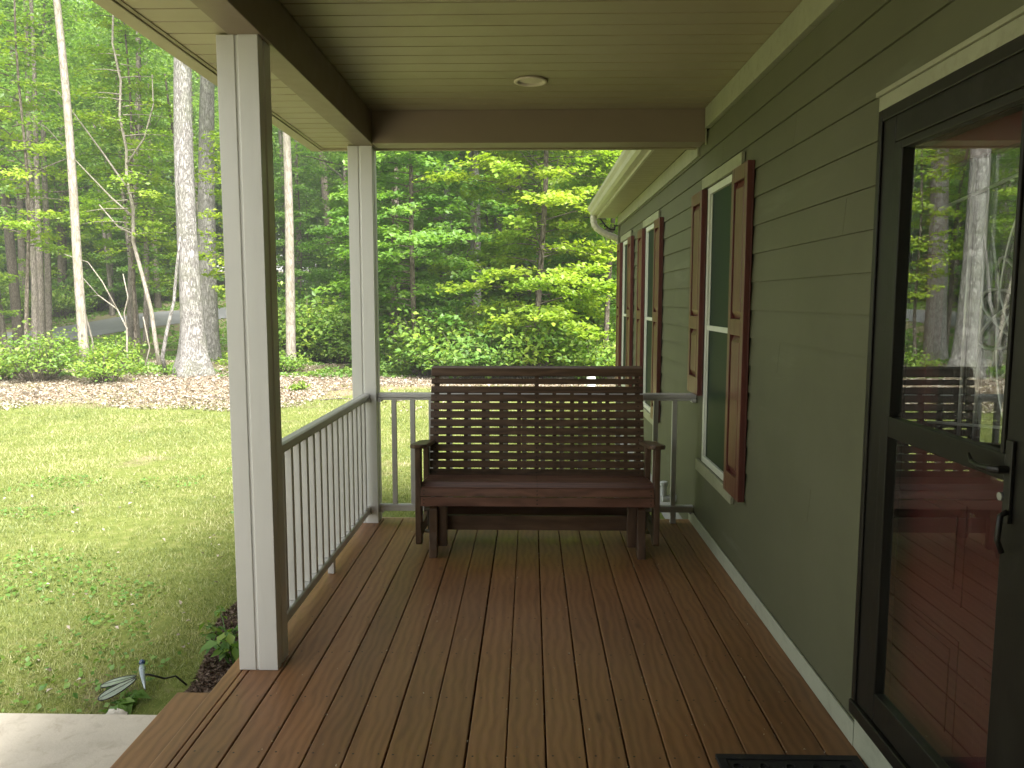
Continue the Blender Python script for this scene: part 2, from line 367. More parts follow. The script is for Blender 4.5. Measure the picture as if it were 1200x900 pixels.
sky.sun_elevation = R(el); sky.sun_rotation = math.atan2(az_vec.x, az_vec.y); sky.dust_density = 2.5; sky.air_density = 1.0; sky.ozone_density = .8
g = N(wd.node_tree)   # thin bright cloud over most of the sky
cn = g.noise(g.coord('Generated', (1,1,2.5)), 1.6, 7, .6)
bw = g.n('ShaderNodeRGBToBW'); g.l(sky.outputs[0], bw.inputs[0])
cl_ = g.mix(1.0, bw.outputs[0], (1.13,1.07,.96), 'MULTIPLY')
wd.node_tree.links.new(g.mix(g.math('ADD', .55, g.math('MULTIPLY', cn, .45), True), sky.outputs[0], cl_), bg.inputs[0]); bg.inputs[1].default_value = .15
scene.view_settings.view_transform = 'Standard'; scene.view_settings.look = 'None'; scene.view_settings.gamma = 1
scene.view_settings.exposure = 1.75
scene.render.engine = 'CYCLES'
scene.cycles.max_bounces = 10; scene.cycles.diffuse_bounces = 5; scene.cycles.transparent_max_bounces = 16; scene.cycles.transmission_bounces = 6; scene.cycles.glossy_bounces = 4

# ------------------------------------------------------------------ porch deck
WX = 1.19
deck = empty('porch_deck', (0,1.3,0)); tag(deck, 'brown stained wooden porch floor with long boards and a side step', 'deck')
def part(mb, name, mat, root, **kw):
    o = mb.build(name, mat, None, **kw); o.parent = root; o.matrix_parent_inverse = Matrix.Translation(-Vector(root.location)) if root.rotation_euler.z == 0 else root.matrix_world.inverted()
    return o
YE = 5.70
for k in range(18):
    x0 = -1.0775+.1422*(k-1)+.0026; x1 = -1.0775+.1422*k-.0026
    if k == 0: x0 = -1.219
    if k == 17: x1 = WX+.02
    if x0 > WX: break
    x1 = min(x1, WX+.03)
    jit = random.uniform(-.0012,.0012)
    b = MB(); b.box((x0+jit, -3, -.038),(x1+jit, YE+random.uniform(-.003,.003), 0))
    ob = part(b, 'deck_board', [M['deck'], M['screw']], deck, bevel=.004)
    # countersunk screw heads at each joist, part of the board's mesh
    me = ob.data; bm = bmesh.new(); bm.from_mesh(me)
    for yj in np.arange(.2, 5.7, .406):
        for sx_ in (.026, -.026):
            cx = (x0+.026 if sx_ > 0 else x1-.026)+random.uniform(-.005,.005); cy = yj+random.uniform(-.006,.006)
            ret = bmesh.ops.create_circle(bm, cap_ends=True, radius=.0042, segments=8, matrix=Matrix.Translation((cx,cy,.0008)))
            for f in {f for vv in ret['verts'] for f in vv.link_faces}: f.material_index = 1
    bm.to_mesh(me); bm.free()
for x0, x1, z0, z1 in ((-1.2495,-1.2245,-.14,0), (-1.313,-1.2535,-.038,.0)):
    part(MB().box((x0,-3,z0),(x1,YE,z1)), 'edge_board', M['deck'], deck, bevel=.004)
part(MB().box((-1.300,-3,-.33),(-1.2535,YE-.02,-.042)), 'rim_joist', M['deck'], deck)
part(MB().box((-1.30,YE,-.24),(WX,YE+.035,-.006)), 'end_joist', wood_mat('new_lumber', (.22,.15,.08),(.36,.26,.15),(.46,.35,.22),'X',.6,(.3,.24,.18),.2), deck, bevel=.003)
for yj in np.arange(-2.8,5.6,.406): part(MB().box((-1.25,yj,-.24),(WX,yj+.038,-.042)), 'joist', M['deck'], deck)
part(MB().box((-1.592,-3,-.198),(-1.318,3.37,-.16)), 'step_tread', M['deck'], deck, bevel=.005)
part(MB().box((-1.575,-3,-.34),(-1.54,3.35,-.20)), 'step_riser', M['deck'], deck, bevel=.003)
part(MB().box((-1.54,3.315,-.34),(-1.318,3.35,-.20)), 'step_stringer', M['deck'], deck, bevel=.003)

# debris specks in the gaps: loose bits nobody could count
n = 420; gx = -1.0775+.1422*rng.integers(0,16,n)+rng.normal(0,.006,n); fr = rng.random(n) < .35; gx[fr] = rng.uniform(-1.1,1.1,fr.sum())
P = np.stack([gx, rng.uniform(2.0,5.6,n), np.full(n,.004)],1)
NN = rng.normal(size=(n,3))*.4+np.array([0,0,1])
so_ = obj('debris', leaves('debris', P, NN, np.full(n,.0085), leaf_mat('dry_bits', ((.16,.11,.07),(.40,.34,.26),(.62,.56,.45)), .05, .02), rng.random(n), rng, .5, .25)); tag(so_, 'tiny dry bits fallen between the deck boards', 'debris', kind='stuff')

# ------------------------------------------------------------------ columns
def column(y0, label):
    c = empty('porch_column', (-1.178, y0+.075, 0)); tag(c, label, 'column', 'square porch columns')
    x0, x1 = -1.262, -1.093; y1 = y0+.15; zt_ = 2.660
    # box wrap with a shallow recessed seam on each wide face
    s = MB(); w = .009; gA = x0+.072
    prof = [(x0,y0),(gA,y0),(gA+.002,y0+.006),(gA+.012,y0+.006),(gA+.016,y0-.002),(x1,y0-.002),(x1,y0+.05),(x1-.006,y0+.054),(x1-.006,y0+.072),(x1,y0+.076),(x1,y1),(x1-.085,y1),(x1-.089,y1-.006),(x1-.098,y1-.006),(x1-.1,y1),(x0,y1)]
    s.prism(prof, .002, zt_, 2)
    part(s, 'shaft', M['column'], c, bevel=.002)
    f = MB(); f.box((x0+.004,y0+.004,0),(x1-.004,y1-.004,.0022)); part(f, 'base_plate', M['steel'], c)
    return c
column(3.26, 'nearer square beige porch column beside the step, at the near end of the side railing')
column(5.545, 'farther square beige porch column at the back left corner of the deck')

# ------------------------------------------------------------------ railings
def railing(loc, length, label, pitch, nb, first, feet):
    """local: runs along +x from 0 to length, post faces at both ends"""
    r = empty('porch_railing', loc[:3], loc[3]); tag(r, label, 'railing', 'baluster railings')
    b = MB(); b.prism([(-.032,.915),(-.030,.938),(-.018,.945),(.018,.945),(.030,.938),(.032,.915),(.020,.910),(.020,.893),(-.020,.893),(-.020,.910)], 0, length, 0); b.build('top_rail', M['rail'], r, bevel=.002)
    b = MB(); b.prism([(-.024,.082),(-.024,.122),(-.016,.130),(.016,.130),(.024,.122),(.024,.082)], 0, length, 0); b.build('bottom_rail', M['rail'], r, bevel=.002)
    for i in range(nb):
        x = first+i*pitch
        MB().box((x-.017,-.017,.131),(x+.017,.017,.892)).build('baluster', M['rail'], r, bevel=.003)
    for x in feet: MB().box((x-.019,-.019,0),(x+.019,.019,.081)).build('foot', M['rail'], r, bevel=.003)
    for x in (0, length):
        s = 1 if x == 0 else -1
        MB().box((x,-.040,.882),(x+s*.030,.040,.909)).build('bracket', M['rail'], r, bevel=.003)
        MB().box((x,-.031,.070),(x+s*.030,.031,.081)).build('bracket', M['rail'], r, bevel=.002)
    return r
railing((-1.170,3.412,0,R(90)), 2.131, 'side railing with close balusters between the two columns, facing the lawn', .1305, 16, .075, [1.09])
railing((-1.091,5.61,0,0), 2.268, 'end railing with close balusters behind the bench, running to the house wall', .134, 16, .112, [1.10,2.125])

# ------------------------------------------------------------------ porch roof
pr_ = empty('porch_roof', (-.2,1.3,2.66)); tag(pr_, 'beige panelled porch ceiling and boxed beams overhead', 'porch roof')
def boards(mb, y0, y1, pitch, x0, x1, z, depth, groove, thick, mirror=False):
    """one sheet with V grooves running across x, spaced along y"""
    pts = [(y0, z)]; y = y0+pitch; i = 0
    while y < y1:
        dd = depth*(1 if i % 2 else .65)
        pts += [(y-groove, z), (y-groove*.5, z+dd), (y+groove*.5, z+dd), (y+groove, z)]; y += pitch; i += 1
    pts += [(y1, z), (y1, z+thick), (y0, z+thick)]
    vs = [(x0,p[0],p[1]) for p in pts]+[(x1,p[0],p[1]) for p in pts]; n = len(pts)
    mb.add(vs, [(i,(i+1) % n,n+(i+1) % n,n+i) for i in range(n)])
    return mb
part(boards(MB(), -3+.083, 5.50, .1470, -1.10, WX-.001, 2.880, .012, .0060, .03), 'ceiling', M['vinyl'], pr_)
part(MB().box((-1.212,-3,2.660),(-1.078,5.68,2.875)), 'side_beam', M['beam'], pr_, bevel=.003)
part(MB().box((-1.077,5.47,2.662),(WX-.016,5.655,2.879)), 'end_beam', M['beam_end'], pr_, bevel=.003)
part(boards(MB(), -3+.06, 5.68, .135, -1.470, -1.214, 2.668, .010, .006, .02), 'soffit', M['vinyl'], pr_)
part(MB().prism([(-1.475,2.660),(-1.474,2.668),(-1.462,2.668),(-1.462,2.664)], -3, 5.69, 1), 'edge_channel', M['vinyl'], pr_)
part(MB().box((-1.555,-3,2.655),(-1.480,5.72,2.82)), 'fascia', M['vinyl'], pr_, bevel=.004)
part(MB().box((-1.478,5.682,2.655),(WX-.02,5.72,2.86)), 'end_fascia', M['vinyl'], pr_, bevel=.004)
rf = MB(); rf.prism([(-1.62,2.84),(-1.62,2.87),(1.7,3.60),(1.7,3.54)], -3.2, 5.76, 1)
rf.prism([(-1.47,2.87),(1.19,3.42),(1.19,2.91),(-1.47,2.86)], 5.66, 5.70, 1)
part(rf, 'roof_slope', M['roof'], pr_)
lt = MB(); lt.lathe([(.094,2.8795),(.100,2.874),(.099,2.869),(.090,2.8655),(.076,2.867),(.070,2.8788)], (0.0,4.767,0), 32); l = part(lt, 'recessed_light', M['lamp'], pr_, smooth=True)
ll = MB(); ll.lathe([(.070,2.8790),(.066,2.8782),(.045,2.8765),(.020,2.8750),(.008,2.8748)], (0.0,4.767,0), 32); lo = ll.build('lens', M['lamp'], None, smooth=True); lo.parent = l

# ------------------------------------------------------------------ house
house = empty('house', (2,4,-.34)); tag(house, 'sage green lap sided house wall with red shutters and dark storm door', 'house')
WE = 10.72; WS = -3.0
WIN = [(4.60,5.375),(7.44,8.205),(9.43,10.20)]      # window openings
holes = [(y0-.005, y1+.005, .50, 2.345) for y0, y1 in WIN]+[(1.66, 2.712, .0, 2.222)]
def split(z0, z1, extra=0):
    """y intervals of the wall between z0 and z1 that no opening covers"""
    iv = [(WS, WE)]
    for a, b, c, d_ in holes:
        if z1 <= c+.001 or z0 >= d_-.001: continue
        nv = []
        for s0, s1 in iv:
            if b <= s0 or a >= s1: nv.append((s0,s1)); continue
            if a > s0: nv.append((s0,a))
            if b < s1: nv.append((b,s1))
        iv = nv
    return iv
sd = MB(); zc = 2.734; 
courses = [(2.584+.150, 2.584)]
JOINTS = [(2.584-.1475*2, 3.66), (2.584-.1475*5, 3.05), (2.584-.1475*9, 3.78), (2.584-.1475*13, 3.3), (2.584-.1475*7, 6.55), (2.584-.1475*14, 5.05), (2.584-.1475*1, 5.0)]
M['lapshade'] = grime_mat('lap_shade_strip', (.030,.032,.020), .2, .9)  # shadow line under each lap, painted as a dark strip on its lower edge
z = 2.584
while z > .02: courses.append((z, z-.1475)); z -= .1475
cuts = sorted({h[2] for h in holes}|{h[3] for h in holes})
for zt1, zb in courses:
    zz = [zb]+[c for c in cuts if zb+.002 < c < zt1-.002]+[zt1]
    for a, b in zip(zz, zz[1:]):
        def xx(z_): return WX-.0115*(zt1-z_)/(zt1-zb)-.002
        for y0, y1 in split(a, b):
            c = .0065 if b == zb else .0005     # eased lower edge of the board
            jt = [q for (zj, q) in JOINTS if abs(zj-zb) < .02 and y0+.1 < q < y1-.1]
            cut = [y0]+jt+[y1]
            for u0, u1 in zip(cut, cut[1:]):
                sd.prism([(xx(a),a),(xx(b+c),b+c),(xx(b)+.0003,b),(WX+.010,b),(WX+.010,a)], u0+(.0012 if u0 != y0 else 0), u1-(.0012 if u1 != y1 else 0), 1)
                if b == zb: sd.mi[-6] = 1; sd.mi[-5] = 1  # lower edge faces take the painted lap shadow
part(sd, 'siding', [M['siding'], M['lapshade']], house)
# sheathing / body behind, split round the same openings, and the rest of the house shell
bd = MB(); zz = sorted({-.34+.30, 2.9}|set(cuts))
zz = [q for q in zz if q >= -.05]
for a, b in zip(zz, zz[1:]):
    for y0, y1 in split(a, b): bd.box((WX+.012,y0,a),(WX+.11,y1,b))
bd.box((WX+.012,WE-.12,-.04),(9,WE,2.9)); bd.box((WX+.012,WS,-.04),(9,WS+.12,2.9)); bd.box((8.9,WS,-.04),(9,WE,2.9))
part(bd, 'wall', M['dark_room'], house)
part(MB().box((WX+.012,WS+.01,-.05),(8.9,WE-.01,-.03)), 'room_floor', M['dark_room'], house)
part(MB().box((WX+.02,WS+.01,-.6),(8.98,WE-.02,-.052)), 'foundation', M['foundation'], house)
part(MB().box((WX-.030,WS,2.742),(WX+.009,5.44,2.877)), 'frieze_board', M['trim'], house, bevel=.002)
part(MB().box((WX-.030,5.662,2.600),(WX+.009,WE,2.718)), 'frieze_board', M['trim'], house, bevel=.002)
part(MB().box((WX-.020,5.44,2.640),(WX-.0165,5.462,2.74)), 'beam_trim', M['trim'], house)
part(MB().box((WX-.026,2.722,.003),(WX-.017,YE-.01,.088)), 'baseboard', M['baseboard'], house, bevel=.002)
part(MB().box((WX-.024,1.6,.003),(WX-.012,2.720,.144)), 'baseboard', M['baseboard'], house, bevel=.002)
part(MB().box((WX-.024,WE-.09,-.05),(WX+.012,WE+.012,2.715)), 'corner_board', M['siding'], house, bevel=.002)
part(MB().box((WX-.028,2.707,.116),(WX+.01,2.724,2.219)), 'door_casing', M['trim'], house, bevel=.002)
part(MB().box((WX-.036,1.5,2.222),(WX+.01,2.726,2.268)).box((WX-.046,1.5,2.268),(WX+.01,2.732,2.284)), 'door_head_casing', M['trim'], house, bevel=.002)

# windows
for wi, (y0, y1) in enumerate(WIN):
    w = MB(); z0, z1 = .505, 2.340; t = .045; xo = WX-.012
    w.box((xo,y0,z0),(WX+.05,y0+t,z1)).box((xo,y1-t,z0),(WX+.05,y1,z1)).box((xo,y0+t,z1-t),(WX+.05,y1-t,z1)).box((xo,y0+t,z0),(WX+.05,y1-t,z0+t))
    wf = part(w, 'window', M['whiteframe'], house, bevel=.003)
    for nm, mm, xx0, xx1, za, zb2 in (('meeting_rail', M['whiteframe'], WX-.006, WX+.03, 1.405, 1.437), ('upper_screen', M['screen'], WX+.008, WX+.012, 1.437, z1-t), ('lower_screen', M['screen'], WX+.004, WX+.008, z0+t, 1.405)):
        q = MB().box((xx0,y0+t,za),(xx1,y1-t,zb2)).build(nm, mm); q.parent = wf
    # sash stile shadow line inside the frame
    for a, b in ((y0+t,y0+t+.022),(y1-t-.022,y1-t)):
        for x_, u_, v_ in ((WX-.002,z0+t,1.405),(WX+.002,1.437,z1-t)):
            q = MB().box((x_,a,u_),(x_+.0058,b,v_)).build('sash_stile', M['whiteframe'], None, bevel=.002); q.parent = wf
    q = MB().box((WX-.030,y0-.10,z0-.078),(WX-.010,y1+.10,z0-.004)).build('apron', M['trim'], None, bevel=.002); q.parent = wf
    q = MB().box((WX-.030,y0-.12,z1+.006),(WX-.010,y1+.11,z1+.078)).build('head_trim', M['trim'], None, bevel=.002); q.parent = wf
# shutters
def shutter(y0, y1, z0, z1, lab=None):
    xo = WX-.030; xi = WX-.052; s = MB(); t = .055
    s.box((xo+.006,y0,z0),(WX-.0145,y1,z1))                                    # back
    s.box((xi,y0,z0),(xo+.006,y0+t,z1)).box((xi,y1-t,z0),(xo+.006,y1,z1))       # stiles
    zm = z0+(z1-z0)*.52 if z0 < .8 else 1.45
    rails = ((z0,z0+.12),(zm-.045,zm+.045),(z1-.08,z1))
    for a, b in rails: s.box((xi,y0+t,a),(xo+.006,y1-t,b))
    o = part(s, 'shutter', M['shutter'], house, bevel=.003)
    for a, b in ((z0+.12,zm-.045),(zm+.045,z1-.08)):
        p = MB(); c = .028; ya, yb = y0+t, y1-t; X0 = xo+.003; X1 = xi+.004
        p.add([(X0,ya,a),(X0,yb,a),(X0,yb,b),(X0,ya,b),(X1,ya+c,a+c*1.5),(X1,yb-c,a+c*1.5),(X1,yb-c,b-c*1.5),(X1,ya+c,b-c*1.5)],
              [(4,5,6,7),(0,1,5,4),(1,2,6,5),(2,3,7,6),(3,0,4,7),(0,3,2,1)])
        q = p.build('raised_panel', M['shutter']); q.parent = o
    if lab: o['label'] = lab
for i, (y0, y1) in enumerate(WIN):
    shutter(y0-.335, y0-.008, .50, 2.335)
    shutter(y1+.004, y1+.345, .955 if i == 0 else .50, 2.335, 'cut-off shutter ending just above the end railing' if i == 0 else None)

# storm door and entry door
DY0, DY1 = 1.70, 2.590; XF = WX-.034
df = MB(); df.box((XF-.004,DY1,.150),(WX+.03,2.705,2.218)).box((XF-.004,1.60,2.100),(WX+.03,DY1,2.218)).box((XF-.004,1.62,.150),(WX+.03,DY0,2.100)).box((XF-.020,1.62,.146),(WX+.03,DY1+.114,.195))
df.box((XF-.012,DY1+.085,.195),(XF-.004,2.705,2.218)).box((XF-.012,1.60,2.180),(XF-.004,DY1+.085,2.218))
part(df, 'door_frame', M['doorframe'], house, bevel=.004)
st = MB(); xs0 = XF-.008; xs1 = XF+.024
st.box((xs0,2.535,.20),(xs1,2.587,2.097)).box((xs0,DY0+.003,.20),(xs1,1.905,2.097)).box((xs0,1.905,2.070),(xs1,2.535,2.097)).box((xs0,1.905,.20),(xs1,2.535,.300)).box((xs0,1.905,1.165),(xs1,2.535,1.232))
st.box((xs0-.006,2.515,1.232),(xs1,2.535,2.070)).box((xs0-.006,1.905,1.232),(xs1,1.920,2.070))
sdo = part(st, 'storm_door', M['doorframe'], house, bevel=.004)
for nm, a, b, x in (('upper_glass',1.232,2.070,XF+.006),('lower_glass',.300,1.165,XF+.010)):
    q = MB().add([(x,1.905,a),(x,2.535,a),(x,2.535,b),(x,1.905,b)], [(0,1,2,3)]).build(nm, M['glass']); q.parent = sdo
# handle: rose plate, lever reaching over the glass, keyed cylinder
h = MB(); h.box((xs0-.010,1.862,1.07),(xs0-.001,1.890,1.27)); h.tube([(xs0-.006,1.877,1.200),(xs0-.032,1.877,1.200),(xs0-.040,1.895,1.198),(xs0-.040,1.94,1.194),(xs0-.036,1.985,1.198),(xs0-.030,2.010,1.214)], [.009,.010,.009,.008,.006,.004], 10)
q = h.build('handle', M['black'], None, smooth=False, bevel=.002); q.parent = sdo
h = MB(); h.tube([(xs0-.001,1.896,1.130),(xs0-.014,1.896,1.130)], [.011,.010], 16); q = h.build('lock_cylinder', M['steel']); q.parent = sdo
h = MB(); h.tube([(xs0-.010,1.866,1.10),(xs0-.026,1.866,1.09),(xs0-.030,1.866,1.03),(xs0-.018,1.866,1.00)], .007, 8); q = h.build('pull_loop', M['black'], None, smooth=True); q.parent = sdo
# entry door with raised panels below and a leaded glass light above
XD = WX+.052
jb = MB(); jb.box((WX+.031,2.632,.0),(WX+.16,2.68,2.2)).box((WX+.031,1.62,.0),(WX+.16,1.72,2.2)).box((WX+.031,1.72,2.085),(WX+.16,2.632,2.2)).box((WX+.0,1.72,.0),(WX+.16,2.632,.13))
part(jb, 'door_jamb', M['dark_room'], house)
ed = MB(); ya, yb, za, zb = 1.725, 2.628, .14, 2.080; gy0, gy1, gz0, gz1 = 1.80, 2.50, 1.20, 2.00
ed.box((XD,ya,za),(XD+.044,yb,gz0)).box((XD,ya,gz1),(XD+.044,yb,zb)).box((XD,ya,gz0),(XD+.044,gy0,gz1)).box((XD,gy1,gz0),(XD+.044,yb,gz1))
for a, b in ((1.83,2.12),(2.22,2.51)):
    for c, d_ in ((.28,.62),(.72,1.02)):
        ed.box((XD-.003,a,c),(XD,b,d_)); ed.box((XD-.007,a+.04,c+.04),(XD-.003,b-.04,d_-.04))
edo = part(ed, 'entry_door', M['reddoor'], house, bevel=.003)
q = MB().box((XD+.02,gy0,gz0),(XD+.024,gy1,gz1)).build('leaded_glass', M['glass']); q.parent = edo
cm = MB(); xg = XD+.016; yc = (gy0+gy1)/2-.10; zc2 = 1.55
def came(pts): cm.tube([(xg, p[0], p[1]) for p in pts], .0050, 6)
for k in (-.19,-.12,.19,.27): came([(yc+k,gz0),(yc+k,gz1)])
for k in range(5):
    a = math.pi*k/5
    came([(yc+.055*math.cos(t)*math.cos(a)-.20*math.sin(t)*math.sin(a), zc2+.055*math.cos(t)*math.sin(a)*1+.20*math.sin(t)*math.cos(a)) for t in np.linspace(0,2*math.pi,25)])
came([(yc+.11*math.cos(t), zc2+.30*math.sin(t)) for t in np.linspace(0,2*math.pi,33)])
came([(gy0,1.22),(yc,1.27),(gy1,1.22)]); came([(gy0,gz1-.12),(yc,gz1-.07),(gy1,gz1-.12)]); came([(yc,1.27),(yc,gz0)])
q = cm.build('came', M['came'], None, smooth=True); q.parent = edo

# eave beyond the porch: soffit, gutter, downspout elbow, roof
part(boards(MB(), 5.73, 10.98, .12, .925, WX-.031, 2.722, .005, .003, .02), 'soffit', M['vinyl'], house)
part(MB().box((.898,5.73,2.715),(.922,10.98,2.87)), 'fascia', M['gutter'], house, bevel=.003)
gt = MB(); prof = [(.896,2.742),(.845,2.742),(.815,2.760),(.806,2.800),(.782,2.828),(.778,2.862),(.788,2.866),(.792,2.862),(.794,2.834),(.816,2.806),(.824,2.768),(.848,2.752),(.896,2.752)]
gt.prism(prof, 5.77, 10.96, 1); gt.prism([(.896,2.742),(.845,2.742),(.815,2.760),(.806,2.800),(.782,2.828),(.778,2.862),(.896,2.862)], 10.96, 10.963, 1); part(gt, 'gutter', M['gutter'], house, bevel=.0015)
ds = MB(); path = [(.850,10.86,2.745),(.850,10.86,2.675),(.862,10.86,2.622),(.900,10.86,2.570),(.965,10.86,2.525),(1.04,10.86,2.487),(1.12,10.86,2.460),(1.185,10.86,2.43),(1.215,10.86,2.38),(1.22,10.86,2.30),(1.22,10.86,-.2)]
pts = []
for i in range(len(path)-2):
    for t in np.linspace(0,1,5,endpoint=False): pts.append(tuple(Vector(path[i]).lerp(Vector(path[i+1]),t)))
rad = [.041+(.0035 if (i//2) % 2 else 0) for i in range(len(pts))]; pts.append(path[-2]); rad.append(.04); pts.append(path[-1]); rad.append(.04)
ds.tube(pts, rad, 14); part(ds, 'downspout', M['gutter'], house, smooth=True)
cb = MB(); cpt = [(.93+.30*t+.03*math.sin(t*14), 10.80+.02*math.cos(t*11), 2.70-.10*math.sin(t*3.1)-.05*abs(math.sin(t*9))) for t in np.linspace(0,1,28)]
cb.tube(cpt, .011, 6); part(cb, 'cable', M['black'], house, smooth=True)
mr = MB(); mr.prism([(.80,2.868),(.80,2.90),(5.1,4.72),(9.5,2.9),(9.5,2.86),(5.1,4.68)], 5.765, 11.05, 1)
mr.prism([(1.19,2.91),(1.19,3.50),(5.1,4.9),(9.5,3.0),(9.5,2.9),(5.1,4.72)], -3.2, 5.76, 1)
part(mr, 'roof_slope', M['roof'], house)
gb = MB(); gb.prism([(1.2,2.9),(8.9,2.9),(5.1,4.66)], WE-.05, WE, 1); part(gb, 'gable', M['siding'], house)
part(MB().box((-2.2,-.95,-.3),(WX,-.80,2.655)), 'light_block_wall', M['siding'], house)  # unseen wall added behind the camera to keep light off the porch
part(MB().box((WX+.02,WS,2.90),(8.9,WE-.06,2.93)), 'attic_floor', M['dark_room'], house)

# white pipe by the foundation beyond the end rail
pp = MB(); pp.tube([(1.20,6.30,.005),(1.075,6.30,.005)], .030, 18); pp.tube([(1.085,6.30,.03),(1.085,6.30,.115)], .024, 16)
pp.lathe([(.030,.112),(.032,.118),(.032,.138),(.026,.146)], (1.085,6.30,0), 18)
w = pp.build('drain_pipe', M['whitepvc'], None, bevel=.002); tag(w, 'short white plastic pipe stub at the foot of the wall beyond the end railing', 'pipe')

# ------------------------------------------------------------------ glider bench
bench = empty('glider_bench', (.045,4.80,0)); tag(bench, 'dark brown slatted wooden glider bench facing the viewer on the deck', 'bench')
def bpart(mb, name, mat=None, bevel=.004): return mb.build(name, mat or M['bench'], bench, bevel=bevel)
HW = .725
def screws(q, M4, h, xs_, ys_):
    for a in xs_:
        for b in ys_:
            vs = [tuple(M4 @ Vector((a+.0045*math.cos(k*math.pi/4), b+.0045*math.sin(k*math.pi/4), h+.0006))) for k in range(8)]; q.add(vs, [tuple(range(8))], 1)
# seat slats along a rolled-front profile (y, z, angle, width)
seat = [(.010,.3545,84,.0575),(.016,.4105,76,.0500),(.052,.4425,22,.060),(.118,.4505,-2,.058),(.182,.446,-5,.058),(.246,.440,-6,.058),(.310,.433,-7,.058),(.374,.4255,-7,.058),(.432,.418,-8,.050)]
for y, z, a, w in seat:
    M4 = Matrix.Translation((0,y,z)) @ Matrix.Rotation(R(a),4,'X')
    q = MB().box((-HW,-w/2,-.011),(HW,w/2,.011),0,M4); screws(q, M4, .0112, (-HW+.02, 0, HW-.02), (-.012,.012))
    bpart(q, 'seat_slat', [M['bench_seat'], M['screw']], .003)
# back slats follow a gentle curve, crest slat rolls over
def back_pt(t): # t 0..1 up the back
    return (.455+.05*t+.11*t*t, .425+.690*t)
NB = 12
for i in range(NB):
    t = (i+.35)/NB*.955; y, z = back_pt(t); y2, z2 = back_pt(t+.02); a = math.atan2(z2-z, y2-y)
    M4 = Matrix.Translation((0,y,z)) @ Matrix.Rotation(a,4,'X')
    wd_ = .0465 if i < NB-1 else .036
    q = MB().box((-HW+.002,-wd_/2,-.004),(HW-.002,wd_/2,.013),0,M4); screws(q, M4, .0132, (-HW+.038, 0, HW-.038), (0,))
    bpart(q, 'back_slat', [M['bench'], M['screw']], .003)
y, z = back_pt(.995)
M4 = Matrix.Translation((0,y-.004,z-.006)) @ Matrix.Rotation(R(72),4,'X'); bpart(MB().box((-HW,-.024,-.004),(HW,.024,.013),0,M4), 'back_slat', None, .004)
M4 = Matrix.Translation((0,y+.016,z+.022)) @ Matrix.Rotation(R(24),4,'X'); bpart(MB().box((-HW,-.023,-.006),(HW,.023,.013),0,M4), 'back_slat', None, .006)
# battens behind the slats
def batten(x, w, t0, t1, name, th=.035):
    ps = [back_pt(t) for t in np.linspace(t0,t1,9)]
    poly = [(p[0]+.006,p[1]) for p in ps]+[(p[0]+.006+th,p[1]) for p in reversed(ps)]
    bpart(MB().prism(poly, x-w/2, x+w/2, 0), name, M['bench_post'], .003)
for k in range(-5,6):
    if k: batten(k*.1205, .027, -.02, .83, 'back_batten', .018)
batten(0,.030,-.05,.985,'back_post'); batten(-HW+.038,.034,-.12,.985,'back_post'); batten(HW-.038,.034,-.12,.985,'back_post')
for s in (-1,1):
    X = s*(HW-.012)
    # seat side frame
    bpart(MB().prism([(.02,.335),(.035,.425),(.07,.436),(.45,.405),(.50,.39),(.50,.325),(.44,.33)], X-s*.10-.017, X-s*.10+.017, 0), 'seat_frame')
    # front arm post: from armrest down past the seat, hanging end near the floor
    xo = s*(HW+.018)
    bpart(MB().prism([(.020,.075),(.085,.068),(.104,.085),(.104,.34),(.085,.50),(.098,.690),(.010,.690),(.018,.50),(.004,.33),(.004,.090)], xo-.018, xo+.018, 0), 'arm_post', M['bench_post'])
    bpart(MB().prism([(.420,.075),(.490,.075),(.500,.33),(.475,.48),(.470,.640),(.395,.640),(.400,.47),(.400,.32)], xo-.018, xo+.018, 0), 'arm_post', M['bench_post'])
    bpart(MB().box((xo-.016,.105,.105),(xo+.016,.418,.185)), 'hanger_rail')
    bpart(MB().box((xo-.016,.105,.335),(xo+.016,.40,.405)), 'side_rail')
    # armrest: wide rounded board, sloping slightly to the back
    ar = MB(); poly = [(-.050,.02),(-.040,.0),(-.015,-.015),(.020,-.015),(.045,0),(.055,.03),(.055,.42),(.020,.50),(-.048,.50)]
    vs = []
    for zz_ in (0,.026):
        for px_, py_ in poly: vs.append((s*(HW+.012+px_*1.0*1), py_, .690-.115*py_+zz_))
    n_ = len(poly); ar.add(vs, [(i,(i+1) % n_,n_+(i+1) % n_,n_+i) for i in range(n_)]+[tuple(range(n_))[::-1],tuple(range(n_,2*n_))])
    bpart(ar, 'armrest', M['bench'], .006)
    # fixed base: two splayed feet, upper rail, metal swing arms
    xb = s*(HW-.075)
    bpart(MB().prism([(-.020,.0),(.060,.0),(.085,.05),(.075,.14),(.085,.315),(.040,.325),(.015,.30),(.010,.16),(-.012,.055)], xb-.025, xb+.025, 0), 'base_leg', M['bench_post'])
    bpart(MB().box((xb-s*.082,.048,.055),(xb-s*.027,.092,.325)), 'base_leg', M['bench_post'])
    bpart(MB().prism([(.47,.0),(.55,.0),(.545,.05),(.515,.16),(.52,.30),(.46,.30),(.45,.16),(.445,.05)], xb-.022, xb+.022, 0), 'base_leg', M['bench_post'])
    bpart(MB().box((xb-.018,.087,.20),(xb+.018,.452,.275)), 'base_rail')
    for yy in (.075,.44):
        a = MB(); xa = xb+s*.040
        a.tube([(xa,yy,.290),(xa-s*.004,yy+.02,.14)], .0065, 8); a.tube([(xa-.022,yy,.290),(xa+.022,yy,.290)], .011, 12); a.tube([(xa-.022,yy+.02,.14),(xa+.022,yy+.02,.14)], .011, 12)
        bpart(a, 'swing_arm', M['steel'], 0)
XB = HW-.098
